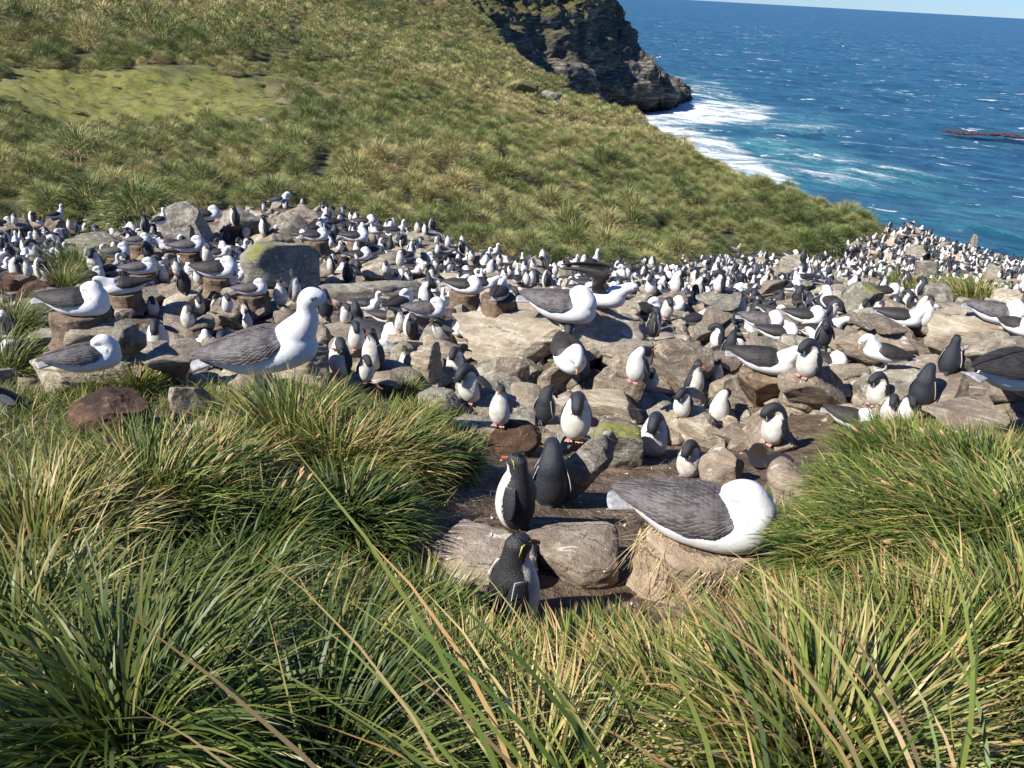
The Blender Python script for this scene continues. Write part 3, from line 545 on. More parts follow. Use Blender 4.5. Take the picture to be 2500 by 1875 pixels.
RK = [
 # upper left outcrop
 (338, 470, 432, 535, 'grey', 'tall grey slab leaning like a ramp at the left end of the upper outcrop', 'the leaning ramp slab', dict(box=.6, tilt=-28, seed=1, ridge=.03)),
 (470, 590, 446, 520, 'grey', 'broad flat topped grey rock in the middle of the upper outcrop', 'the flat topped outcrop', dict(box=.55, seed=2, ridge=.04)),
 (575, 692, 440, 500, 'brown', 'brown block at the right end of the upper outcrop below the tussocks', 'the brown outcrop block', dict(box=.5, seed=3, ridge=.04)),
 (600, 672, 455, 530, 'grey', 'smooth blue grey slab leaning down to the right against the outcrop', 'the blue grey leaning slab', dict(box=.5, tilt=38, seed=4, dr=.4, hscale=.7)),
 (540, 640, 500, 555, 'brown', 'dark rock under the leaning slab between two penguins', None, dict(seed=5)),
 (525, 700, 520, 635, 'mossy', 'big rounded boulder with green moss and lichen on its top', 'the mossy boulder', dict(box=.62, seed=46, tilt=4, ridge=.02, dr=.85, cuts=7)),
 (140, 272, 500, 550, 'grey', 'long flat grey slab among the birds at the upper left', 'the flat grey slab at the left', dict(box=.45, seed=7, ridge=.05, dr=.6)),
 (35, 100, 478, 512, 'brown', 'low brown rock at the far left edge below the tussocks', None, dict(seed=8)),
 (100, 150, 470, 512, 'brown', 'square brown rock with a shadowed face below the tussocks at the left', None, dict(seed=9, box=.5)),
 (770, 900, 540, 590, 'grey', 'low grey rock right of the mossy boulder behind the penguins', None, dict(seed=10, ridge=.05)),
 (780, 850, 565, 622, 'pale', 'upright cream coloured stone right of the mossy boulder', 'the cream upright stone', dict(seed=11, box=.7)),
 (690, 925, 605, 672, 'grey', 'long pale lichen covered slab with a dark crack in front of the mossy boulder', 'the long cracked slab', dict(box=.6, seed=52, tilt=8, ridge=.02, dr=.42, cuts=6)),
 (880, 960, 495, 540, 'grey', 'rounded grey rock with two penguins beside it under the tussock slope', None, dict(seed=13)),
 (870, 990, 520, 560, 'brown', 'brown rock ledge at the foot of the tussock slope', None, dict(seed=14, box=.5, ridge=.05)),
 (1010, 1050, 545, 590, 'brown', 'brown rock below the tussock slope left of the centre', None, dict(seed=15)),
 (1130, 1170, 555, 595, 'grey', 'small grey stone with a penguin standing on its top', 'the grey stone under the slope', dict(seed=16)),
 (835, 990, 655, 735, 'brown', 'brown rock behind the pale albatross left of the big slab', None, dict(seed=17, ridge=.04)),
 # the big centre slab
 (968, 1260, 668, 800, 'pale', 'left half of the great pale slab, streaked with yellow lichen', 'the great pale slab', dict(box=.62, seed=118, tilt=-3, ridge=.035, dr=.7, cuts=7, sub=6)),
 (1160, 1395, 655, 790, 'pale', 'right half of the great pale slab, with an albatross asleep on top', 'the right half of the pale slab', dict(box=.55, seed=119, tilt=2, ridge=.03, dr=.75, cuts=7, sub=6)),
 (1060, 1142, 768, 855, 'brown', 'round brownish boulder below the great pale slab', 'the round boulder below the slab', dict(seed=20, box=.75)),
 (1262, 1392, 745, 912, 'brown', 'tall smooth boulder standing below the right end of the great pale slab', 'the tall smooth boulder', dict(seed=21, box=.72, tilt=10, dr=.8, sub=6)),
 (872, 958, 738, 838, 'pale', 'pale grooved rock standing upright between two preening penguins', 'the grooved upright rock', dict(seed=22, box=.75, ridge=.04)),
 (590, 716, 738, 842, 'pale', 'pale angular rock right of the standing albatross', 'the angular rock by the standing albatross', dict(seed=23, box=.6, ridge=.03)),
 (505, 700, 824, 900, 'grey', 'low grey rock the tall albatross stands on behind the left tussocks', None, dict(seed=74, box=.55, dr=.9, sink=.3)),
 (405, 480, 748, 800, 'brown', 'brown rock left of the standing albatross', None, dict(seed=24)),
 (78, 350, 722, 850, 'pale', 'large pale rock ledge carrying a sleeping albatross on the left', 'the pale ledge at the left', dict(seed=25, box=.55, ridge=.04, dr=.7, sub=6)),
 (345, 425, 738, 840, 'brown', 'shaded brown rock right of the pale ledge at the left', None, dict(seed=26, box=.6)),
 (900, 1010, 835, 900, 'grey', 'jagged grey rock in front of the grooved upright rock', None, dict(seed=27)),
 (690, 800, 800, 850, 'grey', 'low grey rock behind the centre tussock beside two preening penguins', None, dict(seed=28)),
 (1385, 1530, 730, 860, 'brown', 'dark shaded boulder right of the great pale slab', 'the dark boulder right of the slab', dict(seed=29, box=.75)),
 (1576, 1708, 765, 892, 'mud', 'big round brown boulder nest with an albatross bending over its top', 'the big brown nest boulder', dict(seed=30, box=.72, cuts=6, sub=6, rough=.05)),
 (1715, 1800, 790, 850, 'mud', 'brown muddy rock behind the penguin right of the big nest boulder', None, dict(seed=31)),
 (1790, 1985, 700, 812, 'brown', 'wide pale brown rock behind the albatross bending down to its nest', 'the wide brown rock', dict(seed=32, box=.55, ridge=.03, dr=.6)),
 (1985, 2240, 662, 775, 'pale', 'long pale smooth ledge at the right edge with a sleeping albatross', 'the long ledge at the right edge', dict(seed=33, box=.5, ridge=.04, dr=.55, sub=6)),
 (1955, 2130, 760, 905, 'brown', 'sloping brown rock streaked with white droppings on the right', 'the streaked sloping rock', dict(seed=34, box=.6, ridge=.03, dr=1.7, sub=6)),
 (2090, 2260, 790, 915, 'brown', 'big brown rock under the dark albatross at the right edge', None, dict(seed=35, box=.6, dr=1.4)),
 (1970, 2280, 868, 960, 'brown', 'flat brown slab with white droppings behind the right tussock', None, dict(seed=36, box=.5, dr=.8, hscale=.6)),
 (1720, 1880, 800, 870, 'mud', 'dark muddy rock between the big nest boulder and the preening penguin', None, dict(seed=37)),
 (1518, 1642, 913, 972, 'brown', 'squared brown block beside the puddle', 'the brown block by the puddle', dict(seed=38, box=.42, cuts=5, dr=.6)),
 (1265, 1385, 912, 1012, 'mossy', 'pale boulder dusted with green lichen below the tall smooth boulder', 'the lichen dusted boulder', dict(seed=39, box=.7, cuts=7)),
 (1160, 1325, 930, 1085, 'grey', 'long flat shaded slab leaning behind the two dark backed penguins', 'the leaning shaded slab', dict(seed=40, box=.5, tilt=34, dr=.35, hscale=.45, ridge=.05)),
 (1500, 1600, 960, 1050, 'brown', 'dark wet rock beside the puddle behind the grey winged albatross', None, dict(seed=41)),
 (1640, 1760, 985, 1090, 'brown', 'reddish rock right of the puddle under the shaded albatross', None, dict(seed=42)),
 (930, 1160, 1120, 1260, 'brown', 'flat brown lichen spotted rock in the front clearing, left part', 'the flat rock in the clearing', dict(seed=43, box=.5, dr=.9, hscale=.42, cuts=6, sub=6)),
 (1110, 1330, 1125, 1265, 'brown', 'broad flat brown rock with green stains beside the front nest mound', 'the broad rock by the front nest', dict(seed=44, box=.5, dr=.9, hscale=.5, cuts=6, sub=6)),
 (905, 1035, 1235, 1330, 'grey', 'low grey rock left of the nearest penguin', None, dict(seed=45, box=.6, hscale=.45)),
 (325, 520, 905, 1000, 'pale', 'smooth pale slab showing between the grass clumps on the left', 'the pale slab in the grass', dict(seed=48, box=.55, tilt=-22, dr=.6, cuts=5)),
 (370, 470, 835, 905, 'brown', 'greenish brown block behind the pale slab in the grass', None, dict(seed=49)),
 (-20, 70, 588, 645, 'peat', 'lumpy reddish peat bank at the left edge', None, dict(seed=50, box=.9, cuts=2, rough=.14)),
 (45, 150, 605, 700, 'peat', 'dark peat hummock with a shaded hollow at the left', None, dict(seed=51, box=.9, cuts=2, rough=.14)),
 (158, 345, 835, 945, 'peat', 'rounded mound of bare brown peat in the grass at the left front', 'the bare peat mound', dict(seed=53, box=.85, cuts=2, rough=.12, sub=6)),
 (1040, 1170, 905, 985, 'peat', 'mossy orange brown peat bank under the penguin looking down', 'the orange peat bank', dict(seed=54, box=.85, cuts=2, rough=.13)),
 # right, middle distance
 (1672, 1738, 548, 608, 'grey', 'white triangular standing stone in the right half of the colony', 'the triangular standing stone', dict(seed=55, box=.95, cuts=7, tilt=6, dr=.5)),
 (1620, 1730, 612, 660, 'grey', 'rounded pale boulder left below the triangular standing stone', None, dict(seed=56)),
 (1690, 1800, 600, 640, 'grey', 'low pale rock in front of the triangular standing stone', None, dict(seed=57)),
 (1790, 1900, 608, 690, 'mossy', 'wedge of greenish grey rock with a white albatross on top', 'the greenish wedge rock', dict(seed=58, tilt=16, box=.6)),
 (1950, 2005, 525, 562, 'grey', 'large pale boulder near the far skyline of the colony', 'the pale skyline boulder', dict(seed=59)),
 (1968, 2018, 562, 608, 'grey', 'grey slab standing on edge right of the greenish wedge rock', 'the grey slab on edge', dict(seed=60, box=.5, dr=.4)),
 (1985, 2060, 610, 668, 'grey', 'shaded grey rock behind the grass patch on the right', None, dict(seed=61)),
 (1895, 1960, 615, 655, 'grey', 'two tone split rock left of the grass patch on the right', None, dict(seed=62, tilt=-30, dr=.4)),
 (2115, 2165, 568, 612, 'grey', 'upright grey slab among the far birds at the right', None, dict(seed=63, dr=.4)),
 (2085, 2110, 505, 540, 'grey', 'narrow pointed stone on the far skyline', None, dict(seed=64, dr=.5)),
 (1490, 1560, 650, 700, 'brown', 'brown rock beside the cream breasted penguin', None, dict(seed=65)),
 (1640, 1720, 665, 720, 'brown', 'reddish brown rock behind the row of albatrosses on the right', None, dict(seed=66)),
 (1455, 1500, 718, 750, 'grey', 'oval grey cobble below the three albatrosses', None, dict(seed=67)),
 (1500, 1535, 722, 760, 'brown', 'small brown cobble beside the oval grey one', None, dict(seed=68)),
 (1540, 1600, 590, 622, 'grey', 'stack of flat brown stones near the tussock edge', None, dict(seed=69, ridge=.08)),
 (1640, 1700, 575, 600, 'brown', 'flat brown rock left of the triangular standing stone', None, dict(seed=70)),
 (1500, 1640, 700, 760, 'brown', 'wide brown slab left of the head-down albatross', None, dict(seed=71, dr=.6)),
 (1900, 1970, 645, 690, 'brown', 'dark brown rock between two groups of penguins on the right', None, dict(seed=72)),
]
for r in RK:
    kw = dict(r[7]); place_rock(r[0], r[1], r[2], r[3], r[4], r[5], r[6], **kw)
log('rocks')
# medium stones strewn through the colony, each its own object
def in_colony(px, py, margin=0):
    return py > np.interp(px, [c[0] for c in COLONY_TOP], [c[1] for c in COLONY_TOP]) + margin
STONES = []
def strew_stones():
    rs = np.random.default_rng(99); protos = []
    for k in range(8):
        V, F = rock_verts(500 + k, 4, 0.65, 10, 0.07, 0.02, 0.03 if k % 2 else 0)
        for mt in ('brown', 'grey', 'pale'):
            protos.append(mesh_np('stone', V, F, [M[mt]]))
    n = 0; tries = 0; used = []
    while n < 150 and tries < 6000:
        tries += 1; px = rs.uniform(0, 2212); py = rs.uniform(480, 900)
        if not in_colony(px, py, 8) or (py > 830 and px < 1050) or (py > 860 and px > 1700): continue
        if any(abs(px - a) < 26 and abs(py - b2) < 14 for a, b2 in used): continue
        if any(abs(px - v[0]) < v[2] * 1.0 and abs(py - v[1]) < 38 for v in ROCKS.values()): continue
        h = hit(px * D, py * D)
        if h is None or h[0].length > 60: continue
        P = h[0]; dist = P.length; s = float(np.clip(rs.lognormal(-1.15, 0.35), 0.15, 0.7)) * (1 + 0.012 * dist)
        k = int(rs.integers(len(protos))); o = link('stone', protos[k], loc=(P.x, P.y, P.z + s * 0.10), scale=(s, s * rs.uniform(.6, 1), s * rs.uniform(.30, .62)))
        o.rotation_euler = (rs.normal() * .25, rs.normal() * .25, rs.uniform(0, 6.28)); bpy.context.view_layer.update(); add_obstacle(o, o.data)
        STONES.append((o, px, py, k % 3)); used.append((px, py)); n += 1
strew_stones()
# rubble: small broken stones nobody could count
def make_rubble():
    rs = np.random.default_rng(5); protos = [rock_verts(900 + k, 2 if k < 6 else 3, .7, 7, .1, .0)[0:2] for k in range(10)]
    Vs = []; Fs = []; off = 0; n = 0; MI = []
    def add(P, s):
        nonlocal off
        k = int(rs.integers(6)) if s < .16 or np.linalg.norm(P) > 12 else 6 + int(rs.integers(4)); V, F = protos[k]; a = rs.uniform(0, 6.28); c, si = math.cos(a), math.sin(a)
        W = V * np.array([s, s * rs.uniform(.55, 1), s * rs.uniform(.35, .8)]); t = rs.normal() * .35; W = W @ np.array([[1, 0, 0], [0, math.cos(t), -math.sin(t)], [0, math.sin(t), math.cos(t)]])
        W = W @ np.array([[c, -si, 0], [si, c, 0], [0, 0, 1]]).T + P + (0, 0, s * .1)
        Vs.append(W); Fs.append(F + off); off += len(V); MI.extend([int(rs.integers(3))] * len(F))
    for _ in range(9000):
        r = math.exp(rs.uniform(math.log(4.5), math.log(50))); az = rs.uniform(-.72, .72); x = r * math.sin(az); y = r * math.cos(az)
        if n > 4800: break
        z = base_z(x, y); p = project([[x, y, float(z)]])[0]; px, py = p[0] / D, p[1] / D
        if not in_colony(px, py, 3) or py > 960 or (py > 840 and px < 1020) or (py > 900 and px > 1680): continue
        if edge_dist(np.array([x]), np.array([y]))[0] > 2: continue
        if px < 900 and rs.random() < 0.62: continue
        z = zat(x, y); s = float(np.clip(rs.lognormal(-2.1, .55), .05, .4)) * (1 + .035 * r); add(np.array([x, y, z]), s); n += 1
    me = mesh_np('rubble', np.concatenate(Vs), np.concatenate(Fs), [M['brown'], M['grey'], M['pale']], False, MI)
    o = link('rubble', me); tag(o, 'loose brown and grey broken stones littering the colony ground', 'rubble', kind='stuff'); log('rubble', n)
    TREES.append(bvh_of(me))
make_rubble()
# puddles
def make_puddle(px, py, rx, ry, lab):
    h = hit(px * D, py * D, [GB]); P = np.array(h[0]); n = 40; pxm = np.linalg.norm(P) / FOC * D; V = [P + (0, 0, 0.045)]
    for k in range(n):
        a = 6.283 * k / n; q = 1 + .18 * math.sin(3 * a + px) + .1 * math.sin(5 * a); V.append(P + np.array([math.cos(a) * rx * pxm * q, math.sin(a) * ry * pxm * 2.2 * q, 0.045]))
    m, nt, bs, nn, l = newmat('puddle_water'); bs.inputs['Base Color'].default_value = (0.035, 0.026, 0.018, 1); bs.inputs['Roughness'].default_value = 0.06
    b = NB(nt); l.new(b.bump(b.noise(b.coord(), 18, 2), .25, .01), bs.inputs['Normal'])
    me = mesh_np('puddle', V, np.array([[0, k + 1, (k + 1) % n + 1] for k in range(n)]), [m]); tag(link('puddle', me), kind='structure')
make_puddle(1655, 1000, 46, 20, ''); make_puddle(1428, 824 - 105, 16, 7, '')
# ------------------------------------------------------------------ bird anatomy (facing -Y, feet at z = 0)
def spine(pts, n=40):
    """Catmull-Rom through rows of (x, y, z, r_side, r_front)"""
    P = np.array(pts, float); P = np.concatenate([2 * P[:1] - P[1:2], P, 2 * P[-1:] - P[-2:-1]])
    t = np.linspace(0, len(P) - 3 - 1e-6, n); i = t.astype(int); f = (t - i)[:, None]; a, b, c, d = P[i], P[i + 1], P[i + 2], P[i + 3]
    S = 0.5 * (2 * b + (c - a) * f + (2 * a - 5 * b + 4 * c - d) * f ** 2 + (3 * b - a - 3 * c + d) * f ** 3)
    S[:, 3:] = np.maximum(S[:, 3:], 0.004); return S
def frames(S):
    T = np.gradient(S[:, :3], axis=0); T /= np.linalg.norm(T, axis=1, keepdims=True)
    X = np.array([1.0, 0, 0]); side = []; 
    for t in T:
        X = X - t * (X @ t); X = X / np.linalg.norm(X); side.append(X.copy())
    side = np.array(side); fr = np.cross(side, T)          # for an upright spine: side=+X, T=+Z -> front = -Y
    return T, side, fr
def tube(S, seg=28, close=True):
    T, sd_, fr = frames(S); a = np.linspace(0, 2 * math.pi, seg, endpoint=False)
    R = S[:, None, :3] + sd_[:, None] * (np.cos(a)[None, :, None] * S[:, None, 3:4]) + fr[:, None] * (np.sin(a)[None, :, None] * S[:, None, 4:5])
    n = len(S); V = R.reshape(-1, 3); F = grid_faces(n, seg, True)
    c0 = S[0, :3] - T[0] * S[0, 3] * 0.5; c1 = S[-1, :3] + T[-1] * S[-1, 3] * 0.5; V = np.concatenate([V, [c0, c1]])
    j = np.arange(seg); j2 = (j + 1) % seg
    t0 = np.stack([np.full(seg, len(V) - 2), j, j2], -1); t1 = np.stack([np.full(seg, len(V) - 1), (n - 1) * seg + j2, (n - 1) * seg + j], -1)
    return V, [F, np.concatenate([t0, t1])]
def remesh(parts, voxel, it=3, name='tmp'):
    Vs = []; Q = []; Tt = []; off = 0
    for V, (F4, F3) in parts:
        Vs.append(V); Q.append(F4 + off); Tt.append(F3 + off); off += len(V)
    me = mesh_np(name, np.concatenate(Vs), [np.concatenate(Q), np.concatenate(Tt)]); o = bpy.data.objects.new(name, me); COL.objects.link(o)
    m = o.modifiers.new('r', 'REMESH'); m.mode = 'VOXEL'; m.voxel_size = voxel; m.use_smooth_shade = True
    s = o.modifiers.new('s', 'SMOOTH'); s.iterations = it; s.factor = 0.6
    dg = bpy.context.evaluated_depsgraph_get(); ev = o.evaluated_get(dg); out = bpy.data.meshes.new_from_object(ev)
    bpy.data.objects.remove(o); bpy.data.meshes.remove(me)
    out.polygons.foreach_set('use_smooth', np.ones(len(out.polygons), bool)); return out
def nearest_frame(V, S):
    T, sd_, fr = frames(S); d = np.linalg.norm(V[:, None] - S[None, :, :3], axis=-1) / (S[None, :, 3] + S[None, :, 4]); k = d.argmin(1)
    r = V - S[k, :3]; r = r - T[k] * (r * T[k]).sum(1)[:, None]; n = np.linalg.norm(r, axis=1) + 1e-6
    return k / (len(S) - 1), (r * fr[k]).sum(1) / n, (r * sd_[k]).sum(1) / n
def rotx(V, deg, piv=(0, 0, 0)):
    a = math.radians(deg); c, s = math.cos(a), math.sin(a); V = np.asarray(V, float) - piv
    return V @ np.array([[1, 0, 0], [0, c, -s], [0, s, c]]).T + piv
def roty(V, deg, piv=(0, 0, 0)):
    a = math.radians(deg); c, s = math.cos(a), math.sin(a); V = np.asarray(V, float) - piv
    return V @ np.array([[c, 0, s], [0, 1, 0], [-s, 0, c]]).T + piv
def frot(V, deg, piv=(0, 0, 0)):
    a = math.radians(deg); c, s = math.cos(a), math.sin(a); V = np.asarray(V, float) - piv
    return V @ np.array([[c, -s, 0], [s, c, 0], [0, 0, 1]]).T + piv
def joinp(parts):
    Vs = []; Q = []; Tt = []; off = 0
    for V, (F4, F3) in parts: Vs.append(V); Q.append(F4 + off); Tt.append(F3 + off); off += len(V)
    return np.concatenate(Vs), [np.concatenate(Q), np.concatenate(Tt)]
def sheet(P, th):
    """closed thin solid from a (nu,nv,3) grid; th thickness field (nu,nv) along the normal"""
    du = np.gradient(P, axis=0); dv = np.gradient(P, axis=1); N = np.cross(du, dv); N /= np.linalg.norm(N, axis=-1, keepdims=True) + 1e-9
    A = P + N * th[..., None] / 2; B = P - N * th[..., None] / 2; nu, nv = P.shape[:2]; V = np.concatenate([A.reshape(-1, 3), B.reshape(-1, 3)]); F = grid_faces(nu, nv); n = nu * nv
    F2 = F[:, ::-1] + n; rim = np.concatenate([np.arange(nu) * nv, (nu - 1) * nv + np.arange(1, nv), (np.arange(nu - 2, -1, -1)) * nv + nv - 1, np.arange(nv - 2, 0, -1)])
    r2 = np.roll(rim, -1); F3 = np.stack([rim, rim + n, r2 + n, r2], -1); return V, np.concatenate([F, F2, F3])
def flipper(side, out=12, back=8, L=0.19):
    nu, nv = 14, 7; u = np.linspace(0, 1, nu)[:, None]; v = np.linspace(-1, 1, nv)[None]; w = 0.030 * (0.75 + 0.55 * np.sin(np.pi * np.clip(u * 0.85 + 0.12, 0, 1))) * np.sqrt(np.clip(1 - u ** 5, 0.02, 1))
    P = np.stack([np.zeros((nu, nv)) + 0.012 * np.sin(u * 2.6) , v * w + u * 0.012, -u * L + 0 * v], -1); th = 0.011 * (1 - 0.5 * u) * (1 - 0.75 * v ** 2) + 0.002
    V, F = sheet(P, th + 0 * u); V = roty(V, -out); V = rotx(V, back); V[:, 0] *= side
    if side < 0: F = F[:, ::-1]
    return V, F
def web_foot(x, y, L=0.05, w=0.045, z=0.0):
    parts = []
    for a in (-26, 0, 26):
        t = math.radians(a); pts = [(x, y, .014 + z, .010, .010), (x + math.sin(t) * L * .5, y - math.cos(t) * L * .5, .011 + z, .008, .008), (x + math.sin(t) * L, y - math.cos(t) * L, .006 + z, .006, .006)]
        parts.append(tube(spine(pts, 6), 7))
    nu = 5; P = np.zeros((nu, 5, 3)); 
    for i, a in enumerate(np.radians(np.linspace(-26, 26, 5))):
        for k in range(nu): q = k / (nu - 1) * L * .88 + .004; P[k, i] = (x + math.sin(a) * q, y - math.cos(a) * q, .007 + z)
    V, F = sheet(P, np.full((nu, 5), .004)); parts.append((V, [F, np.zeros((0, 3), int)])); return joinp(parts)
def bill_mesh(base, direction, L, r, hook=0.35, down=(0, 0, -1)):
    b = np.array(base, float); d = np.array(direction, float); d /= np.linalg.norm(d); dn = np.array(down, float)
    pts = [(*b, r * .72, r), (*(b + d * L * .45), r * .55, r * .78), (*(b + d * L * .8 + dn * r * .05), r * .46, r * .66), (*(b + d * L * 0.97 + dn * r * hook), r * .3, r * .5), (*(b + d * L + dn * r * (hook + .6)), r * .12, r * .2)]
    return tube(spine(pts, 12), 10)
def ball(c, r, s=2, sc=(1, 1, 1)):
    V, F = ico(s); return V * r * np.array(sc) + np.array(c), [np.zeros((0, 4), int), F]
def blades_solid(items, n=5):
    """thin tapering plumes: items of (start, dir, length, droop, width)"""
    Vs = []; Fs = []; off = 0
    for s, d, L, dr, w in items:
        s = np.array(s, float); d = np.array(d, float); d /= np.linalg.norm(d); sdv = np.cross(d, (0.1, 0, 1)); sdv /= np.linalg.norm(sdv)
        for k in range(n + 1):
            t = k / n; c = s + d * L * t + np.array([0, 0, -dr * t * t]); ww = w * (1 - t * .9); Vs += [c - sdv * ww, c + sdv * ww]
        for k in range(n): a = off + 2 * k; Fs.append((a, a + 1, a + 3, a + 2))
        off += 2 * (n + 1)
    return np.array(Vs), [np.array(Fs), np.zeros((0, 3), int)]

PEN = {
 'up': [(0, .03, .015, .055, .05), (0, .01, .07, .088, .085), (0, -.004, .14, .101, .098), (0, -.008, .22, .096, .092), (0, -.006, .29, .077, .076), (0, -.002, .345, .058, .062), (0, -.006, .39, .049, .055), (0, -.016, .43, .046, .056), (0, -.02, .462, .030, .036)],
 'hunch': [(0, .03, .015, .055, .05), (0, .01, .07, .090, .088), (0, -.006, .14, .104, .102), (0, -.008, .22, .099, .096), (0, .002, .29, .082, .080), (0, -.012, .345, .066, .066), (0, -.052, .378, .053, .057), (0, -.10, .372, .047, .052), (0, -.136, .335, .044, .050), (0, -.146, .298, .030, .034)],
 'tuck': [(0, .03, .015, .055, .05), (0, .01, .07, .090, .088), (0, -.006, .14, .104, .102), (0, -.012, .22, .099, .096), (0, -.016, .29, .082, .080), (0.01, -.006, .345, .064, .064), (0.025, .03, .382, .052, .054), (0.045, .075, .375, .046, .050), (0.055, .108, .345, .044, .048), (0.055, .122, .31, .03, .034)],
 'side': [(0, .03, .015, .055, .05), (0, .01, .07, .088, .086), (0, -.004, .14, .103, .10), (0, -.008, .22, .098, .094), (0, -.006, .29, .080, .078), (0, -.006, .34, .062, .064), (0.025, -.015, .375, .052, .054), (0.066, -.03, .372, .047, .050), (0.098, -.045, .335, .044, .047), (0.105, -.05, .295, .03, .033)],
}
def pen_parts(pose, voxel, it=3, flip=(12, 8), lean=0):
    S = spine([(x, y, z, a * (1.13 if z < .33 else 1.04), b * (1.12 if z < .33 else 1.04)) for x, y, z, a, b in PEN[pose]], 46); tail = spine([(0, .04, .07, .045, .03), (0, .085, .035, .028, .014), (0, .135, .012, .016, .006)], 10)
    me = remesh([tube(S, 30), tube(tail, 14)], voxel, it); V = verts_of(me); t, f, sdn = nearest_frame(V, S)
    th = {'up': .80, 'hunch': .66, 'tuck': .60, 'side': .66}[pose]
    c0 = 0.12 + 0.35 * smooth(.55, .78, t) - 0.18 * smooth(.28, .0, t)
    if pose == 'hunch': c0 = 0.02 + 0.30 * smooth(.55, .72, t) - .1 * smooth(.28, .0, t)
    dark = np.maximum((c0 - f) * 0.22, (t - th) * 1.1 - 0.06 * f); dark = np.where(V[:, 1] > .085, np.where(V[:, 2] < .1, .2, dark), dark)
    dark = np.maximum(dark, (0.035 - V[:, 2]) * 0.9 - .02)
    fattr(me, 'dark', dark); me.materials.append(M['penguin'])
    T, sd_, fr = frames(S); hd_ = S[-6, :3]; ft = fr[-6]; si = sd_[-6]; tp = T[-6]
    P = {'body': me}
    def mk(name, vf, mat): V, F = vf; P[name] = mesh_np(name, V, F, [M[mat]])
    bb = hd_ + ft * 0.040 - tp * 0.004; mk('bill', bill_mesh(bb, ft - tp * 0.12, .058, .0145, .2, -tp), 'billr')
    [mk('eye_' + c, ball(hd_ + ft * .028 + si * s * .036 + tp * .008, .0062, 1), 'eye') for s, c in ((-1, 'a'), (1, 'b'))]
    cr_ = []; rs = np.random.default_rng(3)
    for s in (-1, 1):
        q0 = hd_ + ft * .038 + si * s * .024 + tp * .017
        for k in range(7): cr_.append((q0 - ft * .006 * k, -ft * (1.0 - .03 * k) + si * s * (.45 + .09 * k) + tp * (.35 - .10 * k), (.038 + .008 * rs.random() * k), .010 + .03 * rs.random(), .0018))
    mk('crest', blades_solid(cr_), 'crest')
    sp_ = []
    for k in range(60):
        a, e = rs.uniform(-1, 1), rs.uniform(-.3, 1); sp_.append((hd_ - ft * (.030 * e) + si * a * .030 + tp * .030, -ft * (.7 + e * .5) + si * a * .7 + tp * (.9 - .3 * e), .026 + .022 * rs.random(), .004, .0016))
    mk('crown_feathers', blades_solid(sp_, 3), 'crown')
    for s, nm in ((1, 'flipper_a'), (-1, 'flipper_b')):
        V, F = flipper(s, *flip); z0 = .30; x0 = .083
        V = V + np.array([s * x0, 0.008, z0]); me2 = mesh_np('flipper', V, F, [M['penguin']])
        nn = len(V) // 2; inner = np.zeros(len(V)); out_x = V[:, 0] * s
        # outer face black with a white trailing edge, inner face white
        base = np.concatenate([np.arange(nn), np.arange(nn)]); vv = np.tile(np.linspace(-1, 1, 7), 14); vv = np.concatenate([vv, vv])
        outer = out_x > (out_x[base] + out_x[base + nn]) / 2 - 1e-9
        fattr(me2, 'dark', np.where(outer, .12 - .10 * smooth(.86, 1, vv), -.2)); P[nm] = me2
    for s, nm in ((1, 'foot_a'), (-1, 'foot_b')): mk(nm, web_foot(s * .042, -.015, .062), 'foot')
    if lean:
        for k, m2 in P.items():
            if k.startswith('foot'): continue
            V = rotx(verts_of(m2), lean, (0, .02, .06)); m2.vertices.foreach_set('co', V.astype(np.float32).ravel()); m2.update()
    return P
